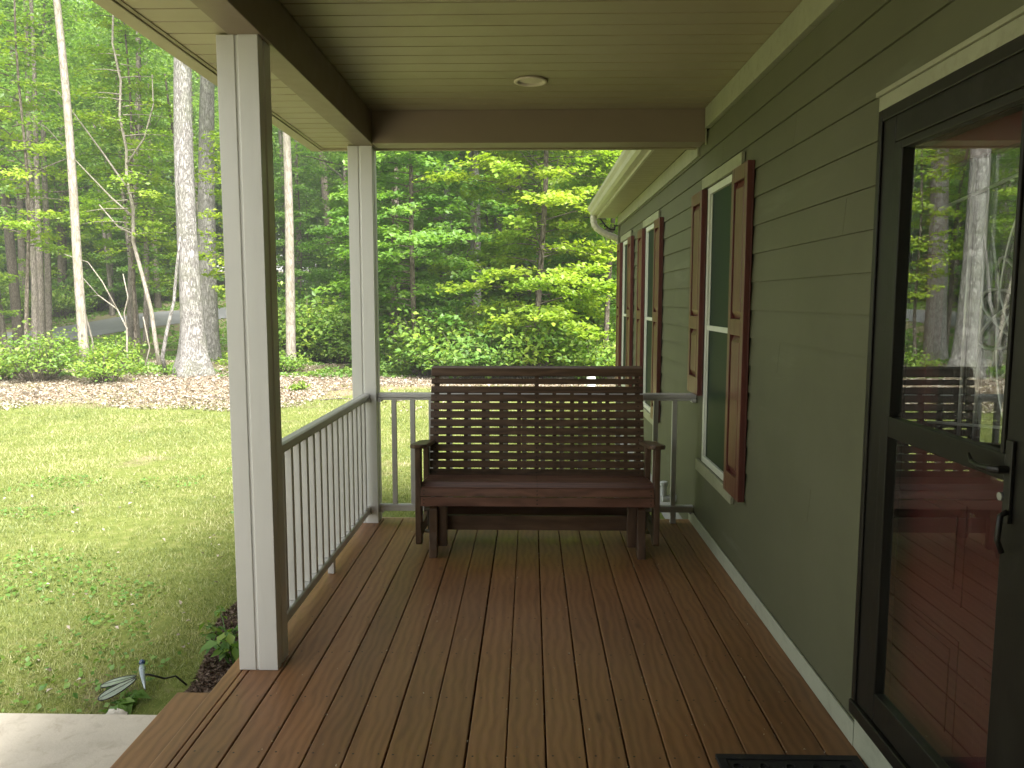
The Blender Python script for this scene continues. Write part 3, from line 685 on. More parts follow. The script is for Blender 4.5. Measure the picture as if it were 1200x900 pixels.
bpart(MB().box((-XB-.02,.125,.140),(XB+.02,.150,.235)), 'base_stretcher')
bpart(MB().box((-XB,.485,.115),(XB,.510,.205)), 'base_stretcher')
bpart(MB().box((-HW+.12,.46,.335),(HW-.12,.49,.385)), 'seat_stretcher')

# ------------------------------------------------------------------ doormat
dm = MB(); dm.box((.655,1.75,.002),(1.150,2.645,.010))
for i in range(9):
    for j in range(5):
        cx, cy = .72+j*.09, 1.85+i*.09
        dm.tube([(cx+.03*math.cos(t)*(.4+t*.1), cy+.03*math.sin(t)*(.4+t*.1), .0125) for t in np.linspace(0,6.5,14)], .004, 5)
dm.box((.655,2.615,.010),(1.150,2.645,.0145)).box((.655,1.75,.010),(.685,2.615,.0145)).box((1.120,1.75,.010),(1.150,2.615,.0145))
d_ = dm.build('doormat', M['rubber'], None, bevel=.002); tag(d_, 'black rubber scroll doormat on the deck before the storm door', 'doormat')

# ------------------------------------------------------------------ garden bits beside the step
dg = empty('garden_stake', (-1.90,3.66,-.33), R(26)); tag(dg, 'wire dragonfly garden stake with glassy wings beside the step', 'garden ornament')
q = MB(); q.tube([(.20,.02,.0),(.15,.04,.05),(.10,.0,.065),(.03,.0,.10),(0,0,.105)], .005, 6); q.build('stake', M['black'], dg, smooth=True)
q = MB(); q.tube([(.0,.06,.125),(0,.03,.125),(0,0,.115),(.005,-.05,.10),(.012,-.11,.08)], [.012,.016,.013,.010,.004], 10); q.build('body', grime_mat('pewter', (.30,.36,.38), .2, .3, 9, metal=.6), dg, smooth=True)
q = MB(); q.lathe([(.002,-.016),(.012,-.010),(.016,0),(.012,.010),(.002,.016)], (0,.085,.132), 14); q.build('head', grime_mat('blue_glass', (.015,.05,.13), .2, .12, 9, spec=.9), dg, smooth=True)
for ax, ln in ((180-22,.17),(180+22,.175)):
    w_ = MB(); wl = MB(); a = R(ax); dx, dy = math.cos(a), math.sin(a); outl = []
    for t in np.linspace(0,2*math.pi,22):
        u = .03+(ln)*(.5-.5*math.cos(t)); v_ = .044*math.sin(t)*(.6+.5*(u/ln)); outl.append((dx*u-dy*v_, dy*u+dx*v_, .105-.25*u))
    w_.add(outl[:-1], [tuple(range(len(outl)-1))]); wl.tube(outl, .0028, 6); wl.tube([outl[0],outl[11]], .002, 5)
    wo = wl.build('wing', M['black'], dg, smooth=True); go_ = w_.build('pane', M['wingglass']); go_.parent = wo
rk = MB(); rr = random.Random(3)
rk.lathe([(.01,0),(.05,.005),(.055,.02),(.035,.045),(.008,.055)], (0,0,0), 9); 
rk.v = [(x*(1.3+.3*rr.random()), y*(.7+.3*rr.random()), z*(.8+.4*rr.random())) for x,y,z in rk.v]
ro_ = rk.build('rock', M['rock'], None); ro_.scale = (.65,.65,.7); ro_.location = (-1.93,3.46,-.335); tag(ro_, 'small pale rock on the soil at the corner of the concrete walk', 'rock')
yc_ = MB(); yc_.lathe([(.10,0),(.10,.30),(.075,.30),(.075,.36),(.13,.365),(.13,.43),(.11,.45),(.01,.455)], (0,0,0), 20); yo = yc_.build('vent_cap', M['whitepvc'], None, smooth=False, bevel=.004)
yo.location = (1.33,17.2,-.34); tag(yo, 'small white vent cap standing in the yard behind the bench', 'vent')

# bark mulch bed along the deck edge
n = 34000; x = -1.33-np.abs(rng.normal(0,.36,n)); y = rng.uniform(3.38,6.3,n); k = x > -1.80-.10*np.sin(y*3)
x, y = x[k], y[k]; n = len(x); P = np.stack([x,y,-.338+.03*rng.random(n)*np.exp(-(x+1.3)**2/.2)+.004],1); NN = rng.normal(size=(n,3))*.55+np.array([0,0,1])
o = obj('mulch_bed', leaves('mulch_bed', P, NN, np.full(n,.036), M['mulch'], rng.random(n), rng, .35, .1)); tag(o, 'dark bark mulch along the deck edge', 'mulch', kind='stuff')

def plant(name, loc, nst, hgt, lsize, mat, seed, spread=.10, per=7, upright=.5):
    r = np.random.default_rng(seed); root = empty(name, loc); st = MB(); P = []; NN = []; T = []
    for i in range(nst):
        a = r.uniform(0,6.28); s = r.uniform(.2,1)*spread; h = hgt*r.uniform(.6,1.05)
        top = np.array([math.cos(a)*s, math.sin(a)*s, h]); st.tube([(top[0]*.15,top[1]*.15,0),(top[0]*.5,top[1]*.5,h*.6),tuple(top)], [.004,.003,.002], 5)
        for j in range(per):
            t = r.uniform(.45,1); b = r.uniform(0,6.28); P.append(top*t+np.array([math.cos(b),math.sin(b),0])*lsize*.5); NN.append(np.array([math.cos(b)*.5,math.sin(b)*.5,1])+r.normal(size=3)*.25); T.append([math.cos(b),math.sin(b),-.1])
    st.build('stem', M['leaf_low'], root); P = np.array(P)
    obj('foliage', leaves('foliage', P, np.array(NN), np.full(len(P),lsize), mat, r.random(len(P)), r, .6, .1, np.array(T)), root)
    return root
tag(plant('garden_plant', (-1.57,3.98,-.33), 7, .19, .075, M['leaf_low'], 1, .13), 'young leafy plant in the mulch just left of the nearer column', 'plant')
tag(plant('garden_plant', (-1.60,4.85,-.33), 9, .24, .07, M['leaf_low'], 2, .20), 'leafy clump in the mulch farther along beside the side railing', 'plant')
tag(plant('garden_plant', (-1.75,4.35,-.33), 8, .11, .05, M['leaf_low'], 5, .22), 'low leafy clump at the mulch edge between two taller plants', 'plant')
tag(plant('garden_plant', (-1.93,3.56,-.34), 5, .06, .075, M['leaf_low'], 3, .09, 3), 'low round leaved weed at the corner of the concrete walk', 'plant')

# lawn: blades thinned over dry patches
def vnoise(x, y, s, seed):
    r = np.random.default_rng(seed); G = r.random((96,96)); X = (np.asarray(x)*s) % 95; Y = (np.asarray(y)*s) % 95
    i = X.astype(int); j = Y.astype(int); fx = X-i; fy = Y-j; fx = fx*fx*(3-2*fx); fy = fy*fy*(3-2*fy)
    return (G[i,j]*(1-fx)+G[i+1,j]*fx)*(1-fy)+(G[i,j+1]*(1-fx)+G[i+1,j+1]*fx)*fy
def grass(n, y0, y1, h0, h1, w0, w1, seed):
    r = np.random.default_rng(seed)
    y = y0*(y1/y0)**r.random(n); x = -.74*y-1+(r.random(n))*(.74*y+1+.35*y)
    k = ~((x > -1.45) & (y < 5.85)) & ~((x < -1.55) & (y < 3.44)) & (x > -1.6-99) & ~((x > 1.1) & (y < 11))
    x, y = x[k], y[k]
    dry = vnoise(x,y,.9,11)*.6+vnoise(x,y,2.7,12)*.4; bare = vnoise(x,y,1.1,21)*.55+vnoise(x,y,4,22)*.45
    k = (bare < .66) | (r.random(len(x)) < .25)
    inbed = (x > -1.82-.1*np.sin(y*3)) & (y < 6.3) & (y > 3.3); k &= ~(inbed & (r.random(len(x)) < .85))
    edge = y+3.0*(vnoise(x,y,.6,31)-.5)*.6
    k &= (edge < 14.2) | ((r.random(len(x)) < .10+.5*(vnoise(x,y,.8,77) > .56)) & (x < -4) & (edge < 19)) | ((x > -4.2) & (r.random(len(x)) < .75) & (edge < 18)); x, y, dry = x[k], y[k], dry[k]; n = len(x)
    f = np.clip((y-y0)/(y1-y0),0,1); h = (h0+(h1-h0)*f)*(.5+r.random(n)); w = (w0+(w1-w0)*f)*(.6+.8*r.random(n))
    a = r.uniform(0,2*np.pi,n); lean = r.uniform(.2,1.1,n); d = r.uniform(0,2*np.pi,n)
    base = np.stack([x,y,zt(x,y)-.003],1); s = np.stack([np.cos(a)*w,np.sin(a)*w,np.zeros(n)],1)*.5
    tip = base+np.stack([np.cos(d)*h*lean,np.sin(d)*h*lean,h],1)
    V = np.stack([base-s,base+s,tip],1).reshape(-1,3); F = np.arange(3*n).reshape(-1,3)
    stripe = .5+.5*np.sin((x*.62-y*.78)*5.2); sp = np.clip((y-5)/4,0,1)
    t = dry*.72+r.normal(0,.17,n)+.16*stripe**3*sp+.06
    return V, F, np.repeat(np.clip(t,0,1),3)
A = grass(330000, 2.9, 18, .022, .045, .0045, .016, 40)
lawn = obj('grass', np_mesh('grass', A[0], A[1], A[2], M['grass_blade'])); tag(lawn, 'mown lawn grass', 'grass', kind='stuff')
# clover and broad-leaved weeds scattered in the near lawn
n = 9000; y = rng.uniform(3.45,9,n); x = rng.uniform(-6.5,-1.9,n); k = (vnoise(x,y,1.6,51)+.35*np.exp(-((x+2.4)**2+(y-3.7)**2)/.7) > .66); x, y = x[k], y[k]; n = len(x)
P = np.stack([x,y,np.full(n,-.315)+.02*rng.random(n)],1); NN = rng.normal(size=(n,3))*.4+np.array([0,0,1])
o = obj('clover', leaves('clover', P, NN, np.full(n,.030), M['leaf_low'], rng.random(n)*.8, rng, .8, .08)); tag(o, 'clover and low weeds in the near lawn', 'weeds', kind='stuff')
# dry leaf litter
n = 110000; y = rng.uniform(13.2,24,n); x = rng.uniform(-20,3.5,n); e = y+3*(vnoise(x,y,.6,31)-.5)*.6
k = (e > 13.9) & ((y < 20.5) | (rng.random(n) < .35)) & ~((x > -4.2) & (y < 17.6) & (rng.random(n) < .93)); x, y = x[k], y[k]; n = len(x)
P = np.stack([x,y,zt(x,y)+.012+.03*rng.random(n)],1); NN = rng.normal(size=(n,3))*.35+np.array([0,0,1])
o = obj('leaf_litter', leaves('leaf_litter', P, NN, np.exp(rng.normal(-3.15,.45,n)), M['litter'], rng.random(n), rng, .55, .15)); tag(o, 'pale brown leaf litter at the edge of the woods', 'leaf litter', kind='stuff')
for k in range(26):
    tg = MB(); L_ = random.uniform(.3,1.1); a = random.uniform(0,3.14); x_ = random.uniform(-13,1); y_ = random.uniform(14.8,19.2)
    tg.tube([(0,0,.02),(math.cos(a)*L_*.5+.03,math.sin(a)*L_*.5,.05),(math.cos(a)*L_,math.sin(a)*L_,.025)], [.012,.010,.004], 5)
    w = tg.build('fallen_twig', M['bark_mid']); w.location = G(x_,y_); tag(w, 'thin fallen twig lying on the leaf litter', 'twig', 'twigs on the litter')
# dead leaves dotted on the lawn
n = 90; y = 3.6*(4.0)**rng.random(n); x = -.70*y+rng.random(n)*(.70*y-1.9); P = np.stack([x,y,np.full(n,-.30)],1)
o = obj('fallen_leaves', leaves('fallen_leaves', P, rng.normal(size=(n,3))*.5+np.array([0,0,1]), np.full(n,.034), M['litter'], .3+.7*rng.random(n), rng, .6, .15)); tag(o, 'dry leaves dotted over the lawn', 'fallen leaves', kind='stuff')
# leafy ground cover of the forest floor
def cover(name, n, x0, x1, y0, y1, hmax, size, mat, seed, thr, lab, mask=None):
    r = np.random.default_rng(seed); x = r.uniform(x0,x1,n); y = r.uniform(y0,y1,n); v = vnoise(x,y,.5,seed)*.6+vnoise(x,y,1.7,seed+1)*.4
    k = v > thr
    rd = np.min(np.hypot(x[:,None]-cp[None,::2,0], y[:,None]-cp[None,::2,1]), axis=1); k &= rd > 2.2
    if mask is not None: k &= mask(x,y)
    x, y, v, rd = x[k], y[k], v[k], rd[k]; n = len(x)
    h = np.where(x < -8, np.clip((rd-2.0)/8,.05,1), 1)*hmax*np.interp(y,[24,27,33,34],[1,.45,.3,1])*np.clip((v-thr)/(.35),.1,1)*r.random(n)**.6
    P = np.stack([x,y,zt(x,y)+h],1); NN = r.normal(size=(n,3))*.5+np.array([0,0,1])
    o = obj(name, leaves(name, P, NN, np.full(n,size), mat, vnoise(x,y,1.2,seed+5)*.5+r.random(n)*.5, r, .6, .12)); tag(o, lab, name.replace('_',' '), kind='stuff')
cover('ground_cover', 90000, -26, 4.5, 19.6, 33, .26, .10, M['leaf_low'], 60, .50, 'low leafy ground cover under the nearer trees')
cover('forest_undergrowth', 90000, -58, 14, 33, 62, .8, .20, M['leaf_far'], 70, .34, 'green undergrowth on the rising forest floor')

# ------------------------------------------------------------------ trees
def trunk_mb(H, r0, lean=(0,0), bend=0, flare=1.5, seed=0, sides=14, limbs=0, lz=(.4,.95), llen=1.6, curve=None):
    r = random.Random(seed); m_ = MB(); pts = []; rad = []; K = 22 if curve is None else len(curve)
    ph = r.uniform(0,6)
    for i in range(K):
        t = (i/(K-1))**1.35
        if curve is None:
            z = H*t-.15*(1-t); x = lean[0]*t+bend*math.sin(t*3.1)+.04*math.sin(t*9+ph); y = lean[1]*t+.04*math.cos(t*8+ph)
        else: x, y, z = curve[i]; t = i/(K-1)
        zz = max(z, 0); rr_ = r0*(1-.62*t)*(1+(flare-1)*math.exp(-zz/(r0*1.9))); pts.append((x,y,z)); rad.append(rr_)
    lobes = [r.uniform(0,6) for _ in range(2)]
    def wob(i,k):
        q = 2*math.pi*k/sides; e = math.exp(-max(pts[i][2],0)/(r0*2.2))*(flare-1)
        return 1+.035*math.sin(3*q+lobes[0]+i*.4)+.03*math.sin(7*q+i*1.1)+.22*e*math.sin(4*q+lobes[1])
    m_.tube(pts, rad, sides, wob=wob)
    tips = []
    for j in range(limbs):
        t = lz[0]+(lz[1]-lz[0])*r.random(); i = int(t*(K-1)); p = Vector(pts[i]); a = r.uniform(0,6.28); L = llen*r.uniform(.5,1.2)
        b = [p]; d_ = Vector((math.cos(a), math.sin(a), r.uniform(.1,.8)))
        for q in range(5): d_ = (d_+Vector((r.uniform(-.25,.25),r.uniform(-.25,.25),r.uniform(-.15,.2)))).normalized(); b.append(b[-1]+d_*L/5)
        rb = min(rad[i]*.45, .05); m_.tube(b, [rb*(1-.17*q) for q in range(6)], 5); tips.append(b)
    return m_, tips, pts

def spray_crown(name, h0, h1, Rm, nb, per, lsize, mat, seed, droop=.25, cx=None, tint0=0, taper=1.0):
    """layered horizontal sprays of leaves on branches (understory maple/beech)"""
    r = np.random.default_rng(seed); Ps = []; Ts = []; Ns = []; br = MB()
    for b in range(nb):
        h = h0+(h1-h0)*((b+.5*r.random())/nb); a = r.uniform(0,2*np.pi); prof = (1-.6*((h-h0)/(h1-h0))**1.6*taper)*(.55+.45*min(1,(h-h0)/(.2*(h1-h0)+.01)+.4))
        L = Rm*prof*r.uniform(.55,1.1); dr = np.array([math.cos(a),math.sin(a),0.]); pr2 = np.array([-dr[1],dr[0],0.]); c0 = np.array([0,0,h]) if cx is None else np.array([cx(h)[0],cx(h)[1],h])
        rise = r.uniform(.02,.35); tb = r.random()
        def pos(t): return c0+dr*L*t+np.array([0,0,rise*L*t-droop*L*t*t])
        br.tube([tuple(pos(t)) for t in (0,.35,.7,1)], [.018,.012,.007,.003], 4)
        ns = max(3,int(L*7)); tt = .22+.78*r.random(ns)**.8; off = (r.random(ns)-.5)*L*.75*(1.15-tt)
        for t, o_ in zip(tt, off):
            c_ = pos(t)+pr2*o_+np.array([0,0,r.normal(0,.05)]); m_ = max(2,int(per*r.uniform(.4,1.4)))
            q = c_+r.normal(size=(m_,3))*np.array([.15,.15,.045]); Ps.append(q); Ns.append(r.normal(size=(m_,3))*.38+np.array([0,0,1])+dr*.25)
            Ts.append(np.full(m_, tb*.4+r.random()*.25)+r.random(m_)*.35+tint0)
    P = np.concatenate(Ps); return leaves(name, P, np.concatenate(Ns), np.full(len(P),lsize), mat, np.concatenate(Ts), r, .7, .1), br
def clump_crown(name, h0, h1, Rm, nc, per, lsize, mat, seed, flat=.45, csz=.75):
    r = np.random.default_rng(seed); Ps = []; Ts = []; Ns = []
    for c in range(nc):
        u = r.random(); h = h0+(h1-h0)*u; prof = math.sin(math.pi*min(1,.12+u*.88))**.6; a = r.uniform(0,2*np.pi); q = Rm*prof*math.sqrt(r.uniform(.05,1))
        c0 = np.array([math.cos(a)*q, math.sin(a)*q, h]); s = csz*r.uniform(.5,1.3); m_ = int(per*r.uniform(.5,1.5)); tb = r.random()
        p = r.normal(size=(m_,3))*np.array([s,s,s*flat])*.55; p[:,2] -= .18*(p[:,0]**2+p[:,1]**2)/s
        Ps.append(c0+p); Ns.append(r.normal(size=(m_,3))*.45+np.array([0,0,1])+np.array([math.cos(a),math.sin(a),0])*.35); Ts.append(np.full(m_,tb*.5)+r.random(m_)*.5)
    P = np.concatenate(Ps); return leaves(name, P, np.concatenate(Ns), np.full(len(P),lsize), mat, np.concatenate(Ts), r, .66, .12)

def make_tree(name, loc, trunk, bark, crown, label, group=None, smooth=True, rz=0, cat='tree'):
    root = empty(name, loc, rz); tag(root, label, cat, group)
    if isinstance(trunk, MB): trunk.build('trunk', bark, root, smooth=smooth)
    elif trunk is not None: obj('trunk', trunk, root)
    if crown is not None:
        if isinstance(crown, tuple):
            me, br = crown; c_ = obj('crown', me, root); br.build('branches', bark, c_)
        else: obj('crown', crown, root)
    return root
def copy_tree(root, loc, rz, sc, label=None):
    c = root.copy(); C.objects.link(c); c.location = loc; c.rotation_euler = (0,0,rz); c.scale = (sc,sc,sc)
    if label: c['label'] = label
    for ch in root.children:
        d_ = ch.copy(); C.objects.link(d_); d_.parent = c
        for g_ in ch.children:
            e = g_.copy(); C.objects.link(e); e.parent = d_
    return c
def G(x, y): return (x, y, float(zt(x,y)))

# prominent trees
tm,_,_ = trunk_mb(16, .285, (.15,.1), .0, 1.95, 3, 26); make_tree('oak_tree', G(-8.72,20.1), tm, M['bark'], clump_crown('crown', 10, 17, 4.2, 120, 70, .13, M['leaf_mid'], 3), 'thick grey trunk with a flared foot at the lawn edge, nearest big tree', None)
tm,_,_ = trunk_mb(17, .30, (.5,.2), .05, 1.4, 4, 22); make_tree('oak_tree', G(-10.05,24.3), tm, M['bark'], clump_crown('crown', 10, 18, 4.2, 120, 70, .13, M['leaf_mid'], 4), 'grey trunk standing just behind and right of the thick flared trunk')
tm,_,_ = trunk_mb(17, .118, (-.62,0), .06, 1.25, 5, 16); make_tree('leaning_tree', G(-11.05,19.4), tm, M['bark_pale'], clump_crown('crown', 12, 17, 3, 80, 60, .13, M['leaf_mid'], 5), 'slender tan trunk leaning left out of the yellow-green bush')
tm,_,_ = trunk_mb(16, .145, (.12,0), -.06, 1.2, 6, 18); make_tree('birch_tree', G(-6.99,23.0), tm, M['bark_pale'], clump_crown('crown', 8.5, 16, 3.2, 90, 60, .13, M['leaf_mid'], 6), 'straight pale trunk seen between the two porch columns')
# crooked pale sapling with bare forked limbs
cur = [(0,0,-.1),(-.10,0,.7),(-.18,0,1.6),(-.42,.05,2.6),(-.60,0,3.5),(-.55,0,4.4),(-.72,.05,5.2),(-.66,0,6.0),(-.80,0,6.9),(-.72,0,7.8),(-.9,0,8.8),(-.8,0,10)]
tm,_,_ = trunk_mb(10, .062, curve=cur, flare=1.2, seed=7, sides=10)
for p in ([(-.60,0,4.2),(-1.2,.1,4.7),(-2.0,0,5.6),(-2.9,.1,6.6),(-3.6,0,7.0)], [(-.66,0,5.6),(-.2,.1,6.3),(.1,.1,7.2),(.15,0,8.0)], [(-.72,0,5.0),(-1.4,.2,5.9),(-2.6,.2,7.6),(-3.9,.2,7.9)], [(-.6,0,3.7),(-1.0,0,3.9),(-1.5,0,4.5)]):
    tm.tube(p, [.030,.024,.018,.012,.007][:len(p)], 6)
cr,br = spray_crown('crown', 3.6, 8.6, 2.1, 26, 13, .105, M['maple'], 8, .2, cx=lambda h: (-.7,0))
make_tree('sapling_tree', G(-10.45,22), tm, M['bark_pale'], (cr,br), 'crooked pale sapling with forked bare limbs left of the thick trunk')
# bare forked shrub twig
tw = MB()
for p, r0 in (([(0,0,-.05),(-.05,0,.6),(-.02,0,1.2),(-.25,0,1.7),(-.75,.05,2.05),(-1.15,0,2.0)],.032), ([(-.02,0,1.2),(-.1,.05,1.6),(.05,0,2.0),(-.05,0,2.6)],.02), ([(-.25,0,1.7),(-.6,0,2.4),(-1.0,.1,2.9),(-1.6,.1,3.1)],.018), ([(-.75,.05,2.05),(-1.1,0,2.5)],.012), ([(-.9,0,0),(-1.0,.1,.9),(-1.15,0,1.9),(-1.2,0,2.8)],.026), ([(.35,0,0),(.5,.1,.7),(.42,0,1.5)],.02)):
    tw.tube(p, [r0*(1-.13*i) for i in range(len(p))], 7)
make_tree('bare_sapling', G(-10.4,20.2), tw, M['bark_pale'], None, 'small bare pale forked stem rising out of the bush by the thick trunk', cat='sapling')
vn = MB(); vn.tube([(-.5,-.1,-.02),(-.42,-.42,.5),(-.30,-.40,1.1),(-.1,-.34,1.9),(.0,-.30,2.8),(.12,-.27,3.6),(.05,-.27,4.4),(.14,-.26,5.6)], [.055,.05,.045,.042,.036,.03,.025,.02], 8)
v_ = vn.build('vine', M['bark'], None, smooth=True); v_.location = G(-8.86,20.1); tag(v_, 'woody vine climbing the left side of the thick flared trunk', 'vine')
# dark stems of small trees just left of the big one
tm,_,_ = trunk_mb(9, .075, (-.6,0), .12, 1.2, 9, 10, 6, (.3,.9), 1.6); cr,br = spray_crown('crown', 1.6, 8, 2.0, 36, 13, .105, M['maple'], 9, .22, cx=lambda h: (-.6*h/9,0))
make_tree('sapling_tree', G(-10.9,25.5), tm, M['bark_dark'], (cr,br), 'dark curved sapling standing by the lane left of the thick trunk')

# bright maple behind the bench
tm,_,_ = trunk_mb(11, .085, (.2,0), .10, 1.2, 10, 12, 8, (.3,.95), 1.2); cr,br = spray_crown('crown', 1.1, 10.2, 3.0, 110, 20, .135, M['maple'], 10, .22, tint0=.12)
make_tree('maple_tree', G(.15,20.3), tm, M['bark_dark'], (cr,br), 'bright yellow-green young maple behind the bench with layered sprays')
cr,br = spray_crown('crown', 3.6, 11.0, 2.6, 70, 18, .135, M['maple'], 12, .22, tint0=.12); tm,_,_ = trunk_mb(11.5, .075, (.3,0), .1, 1.2, 12, 10)
make_tree('maple_tree', G(2.0,21.3), tm, M['bark_dark'], (cr,br), 'yellow-green maple half hidden behind the gutter of the house')
cr,br = spray_crown('crown', 3.4, 9.5, 2.0, 34, 15, .125, M['maple'], 17, .24, tint0=.1); tm,_,_ = trunk_mb(10, .06, (.3,0), .12, 1.2, 17, 10)
make_tree('maple_tree', G(-14.0,21.6), tm, M['bark_dark'], (cr,br), 'light green young maple with low sprays at the far left edge of the woods')
cr,br = spray_crown('crown', 3.4, 10.5, 2.2, 46, 15, .125, M['maple'], 18, .22, tint0=.1); tm,_,_ = trunk_mb(11, .06, (.2,0), .1, 1.2, 18, 10)
make_tree('maple_tree', G(-12.4,24.4), tm, M['bark_dark'], (cr,br), 'light green maple between the leaning tan trunk and the thick flared trunk')
# green understory beech left of it
cr,br = spray_crown('crown', 1.7, 9.5, 2.5, 90, 18, .14, M['leaf_mid'], 13, .26, tint0=.12); tm,_,_ = trunk_mb(10, .08, (-.3,0), .15, 1.2, 13, 10)
make_tree('beech_tree', G(-3.1,20.9), tm, M['bark_dark'], (cr,br), 'mid green understory tree just right of the farther column')
cr,br = spray_crown('crown', 1.9, 9.0, 2.4, 70, 16, .14, M['leaf_mid'], 14, .26); tm,_,_ = trunk_mb(10, .08, (-.1,0), .15, 1.2, 14, 10)
make_tree('beech_tree', G(-5.6,27.5), tm, M['bark_dark'], (cr,br), 'green understory tree between the two columns right of the straight pale trunk')
# bright leaves on the branch behind the near column
cr,br = spray_crown('crown', 2.0, 6.4, 1.3, 34, 14, .11, M['maple'], 15, .22, tint0=.2); tm,_,_ = trunk_mb(7.4, .05, (.1,0), .08, 1.2, 15, 8)
make_tree('maple_tree', G(-8.15,21.6), tm, M['bark_dark'], (cr,br), 'slim yellow-green maple showing at the left edge of the nearer column')
# dark big trunks in the middle view
for i, (x, y, r0, h, b, lab) in enumerate(((-1.93,28,.21,19,'bark','tall grey-brown trunk above the middle of the bench, left of a twin'), (-1.38,33.5,.24,20,'bark','taller grey trunk just right of and behind the one over the bench'), (-4.45,25.3,.15,17,'bark_dark','dark slim trunk just right of the farther column'),
        (-3.35,31,.20,18,'bark','mottled grey trunk deep in the woods behind the bench left end'), (-.55,30,.16,17,'bark_dark','dark trunk deep behind the yellow-green maple'), (1.7,34,.2,18,'bark_dark','dark trunk at the far right of the woods beside the gutter'))):
    tm,_,_ = trunk_mb(h, r0, (random.uniform(-.4,.4),0), .06, 1.25, 20+i, 14)
    make_tree('forest_tree', G(x,y), tm, M[b], clump_crown('crown', h*.5, h, 3.4, 110, 60, .15, M['leaf_far'], 30+i), lab)

# forest fill : a few kinds, copied
protos = []
for i in range(4):
    h = (17,19,15,21)[i]; tm,_,_ = trunk_mb(h, (.16,.2,.13,.22)[i], (random.uniform(-.8,.8), random.uniform(-.4,.4)), .12, 1.2, 50+i, 10, 7, (.45,.95), 2.2)
    protos.append(make_tree('forest_tree', (0,0,0), tm, M['bark_dark' if i % 2 else 'bark_mid'], clump_crown('crown', h*.34, h, (3.2,3.5,2.8,3.8)[i], 110, 58, .19, M['leaf_far'], 60+i, .4, .85), 'tall slender forest tree deep in the woods', 'forest trees behind'))
under = []
for i in range(3):
    cr,br = spray_crown('crown', (.9,1.2,.7)[i], (7.5,9,6)[i], (2.3,2.6,2.1)[i], 54, 13, .155, M['leaf_mid' if i else 'maple'], 80+i, .24); tm,_,_ = trunk_mb((8,9.5,6.5)[i], .06, (.2,0), .12, 1.2, 80+i, 8)
    under.append(make_tree('understory_tree', (0,0,0), tm, M['bark_dark'], (cr,br), 'young understory tree in the woods', 'young understory trees'))
thin = []
for i in range(2):
    tm,_,_ = trunk_mb(15, (.09,.13)[i], (random.uniform(-1,1),0), .18, 1.15, 95+i, 9, 5, (.5,.95), 1.8)
    thin.append(make_tree('slender_tree', (0,0,0), tm, M['bark_mid' if i else 'bark_dark'], clump_crown('crown', 8.5, 15, 2.2, 50, 55, .16, M['leaf_far'], 98+i), 'slender bare-stemmed tree in the woods', 'slender trees in the woods'))
far = []
for i in range(3):
    h = (20,23,18)[i]; tm,_,_ = trunk_mb(h, .24, (.5,0), .1, 1.2, 110+i, 8)
    far.append(make_tree('distant_tree', (0,0,0), tm, M['bark_dark'], clump_crown('crown', 1.5, h, (4.4,4.8,4.0)[i], 210, 46, .36, M['leaf_far'], 110+i, .42, 1.25), 'far forest tree closing the view up the slope', 'far forest trees'))
def clear(x, y, d):
    return np.min(np.hypot(cp[:,0]-x, cp[:,1]-y)) > d
KEEP = [(-8.72,20.1),(-10.05,24.3),(-11.05,19.4),(-6.99,23),(-10.45,22)]
def scatter(pro, n, y0, y1, seed, sc=(.8,1.2), dmin=1.6, rd=2.6, lo=-.78, hi=.22, vis=None):
    r = random.Random(seed); used = set(); pts = []; tries = 0
    while len(pts) < n and tries < 6000:
        tries += 1; y = y0+(y1-y0)*r.random(); x = r.uniform(lo*y-2, hi*y+2)
        if not clear(x,y,rd) or any(math.hypot(x-a,y-b) < dmin for a,b in pts): continue
        if vis and not vis(x,y): continue
        pts.append((x,y)); k = r.randrange(len(pro)); s = r.uniform(*sc); z = float(zt(x,y))
        if k not in used:
            used.add(k); o = pro[k]; o.location = (x,y,z); o.rotation_euler = (0,0,r.uniform(0,6.28)); o.scale = (s,s,s)
        else: copy_tree(pro[k], (x,y,z), r.uniform(0,6.28), s)
    for k in range(len(pro)):
        if k not in used: pro[k].location = (-20, y1, float(zt(-20,y1)))
scatter(protos, 32, 30, 56, 1, dmin=2.8)
scatter(under, 40, 27, 52, 2, (.75,1.25), 2.0, 2.8, vis=lambda x,y: not (-.70*y < x < -.2*y and y < 40))
scatter(thin, 26, 25, 50, 3, (.8,1.15), 1.3, 2.3, vis=lambda x,y: x < -.30*y or y > 38)
for k, (x, y, s) in enumerate(((2.2,25.5,1.1),(-4.4,28.5,1.1),(.8,29,1.2),(3.8,27,1.1),(-6.4,31,1.0),(-1.6,33,1.3),(-3.9,23.6,.7),(1.4,24,.9))): copy_tree(under[(k+1)%3], G(x,y), k*1.7, s)
scatter(far, 95, 52, 96, 4, (.85,1.3), 2.8, 3)

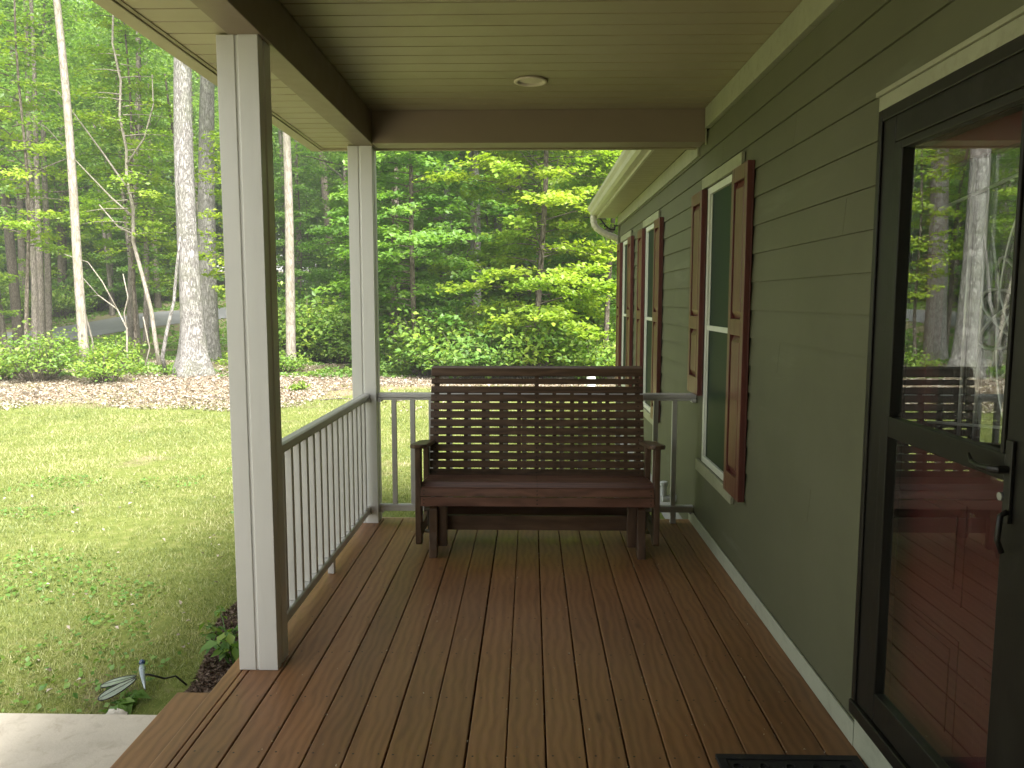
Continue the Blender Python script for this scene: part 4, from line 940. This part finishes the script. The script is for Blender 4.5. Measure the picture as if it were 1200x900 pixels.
# ------------------------------------------------------------------ shrubs
def shrub_mesh(seed, Rx, H, nst, per, lsize, mat):
    r = np.random.default_rng(seed); Ps = []; Ns = []; Ts = []; st = MB()
    for i in range(nst):
        a = r.uniform(0,6.28); q = math.sqrt(r.random()); top = np.array([math.cos(a)*Rx*q, math.sin(a)*Rx*q, H*(1-.45*q*q)*r.uniform(.55,1.08)]); b = top*np.array([.25,.25,0])
        mid = b*.5+top*.5+np.array([0,0,H*.12]); st.tube([tuple(b),tuple(mid),tuple(top)], [.010,.007,.003], 4); tb = r.random()
        m_ = int(per*r.uniform(.5,1.4)); t = r.uniform(.35,1.04,m_)[:,None]; c = b*(1-t)**2+2*mid*t*(1-t)+top*t*t
        Ps.append(c+r.normal(size=(m_,3))*np.array([.13,.13,.06])*(H/1.2+.3)); Ns.append(r.normal(size=(m_,3))*.45+np.array([math.cos(a)*.3,math.sin(a)*.3,1])); Ts.append(np.full(m_,tb*.5)+r.random(m_)*.5)
    P = np.concatenate(Ps); return leaves('foliage', P, np.concatenate(Ns), np.full(len(P),lsize), mat, np.concatenate(Ts), r, .66, .12), st
def shrub(loc, seed, Rx, H, nst, per, lsize, mat, label, group=None):
    me, st = shrub_mesh(seed, Rx, H, nst, per, lsize, mat); root = empty('shrub', loc); tag(root, label, 'shrub', group); obj('foliage', me, root); st.build('stems', M['bark_dark'], root); return root
shrub(G(-11.9,18.7), 1, 1.25, 1.35, 90, 26, .095, M['leaf_bush'], 'large yellow-green bush at the lawn edge below the leaning tan trunk')
shrub(G(-10.1,18.4), 2, .85, .85, 60, 24, .085, M['leaf_bush'], 'lower green bush between the large bush and the thick trunk')
shrub(G(-13.2,18.9), 3, 1.0, .62, 60, 24, .09, M['leaf_bush'], 'yellow-green bush cut by the left edge of the view')
shrub(G(-7.7,20.9), 4, .7, .6, 40, 22, .08, M['leaf_bush'], 'small yellow-green shrub just right of the flared trunk foot')
shrub(G(-10.9,20.6), 5, .8, 1.1, 60, 24, .09, M['leaf_bush'], 'taller yellow-green shrub behind the large bush')
shrub(G(-6.5,20.9), 6, .7, .6, 45, 22, .08, M['leaf_bush'], 'small shrub at the foot of the straight pale trunk')
shrub(G(-5.0,16.9), 7, .22, .20, 16, 12, .07, M['leaf_bush'], 'tiny tuft of leaves on the bare litter left of the farther column')
sp = []
for i, mm in enumerate(('leaf_bush','leaf_low','leaf_bush')):
    sp.append(shrub((0,0,0), 20+i, (.95,1.1,.9)[i], (1.0,.9,1.25)[i], 80, 26, .105, M[mm], 'leafy shrub in the bank behind the bench', 'shrubs along the edge of the woods'))
rr = random.Random(9); cnt = 0
for k in range(64):
    if k < 34: y = rr.uniform(19.2,25.5); x = rr.uniform(-.20*y, .16*y)
    elif k < 40: continue
    else: y = rr.uniform(25,33); x = rr.uniform(-.33*y, -.24*y)
    if not clear(x,y,3.2) or (k >= 40 and k % 3): continue
    s = rr.choice((.5,.65,.85,1.1,1.45))*(1.0 if k < 40 else 1.2); j = cnt % 3
    if cnt < 3: o = sp[j]; o.location = G(x,y); o.rotation_euler = (0,0,rr.uniform(0,6)); o.scale = (s,s,s)
    else: copy_tree(sp[j], G(x,y), rr.uniform(0,6), s)
    cnt += 1
for k in range(34):
    y = rr.uniform(24.5,37); x = rr.uniform(-.26*y, .14*y)
    if clear(x,y,3.2): copy_tree(sp[k%3], G(x,y), rr.uniform(0,6), rr.uniform(.9,1.9))
sb = []
for i in range(2): sb.append(shrub((0,0,0), 40+i, 1.9, 2.0, 80, 28, .18, M['leaf_bush' if i == 0 else 'leaf_mid'], 'broad leafy shrub on the bank beyond the lane', 'shrubs beyond the lane'))
cnt = 0
for k in range(60):
    y = rr.uniform(39,54); x = rr.uniform(-.74*y, .1*y)
    if not clear(x,y,5.2): continue
    s = rr.uniform(.7,1.3); j = cnt % 2
    if cnt < 2: o = sb[j]; o.location = G(x,y); o.scale = (s,s,s)
    else: copy_tree(sb[j], G(x,y), rr.uniform(0,6), s)
    cnt += 1

# light summer haze in the woods air
hz = MB(); hz.box((-300,-120,-1.6),(300,300,40)); ho = hz.build('haze', M['black'])
m, nt, out = new_mat('haze_air'); pv = nt.nodes.new('ShaderNodeVolumePrincipled'); pv.inputs['Color'].default_value = (.93,.97,.95,1); pv.inputs['Density'].default_value = .0020; pv.inputs['Anisotropy'].default_value = .2
nt.links.new(pv.outputs[0], out.inputs['Volume']); ho.data.materials.clear(); ho.data.materials.append(m); tag(ho, 'pale haze in the air', 'haze', kind='stuff')
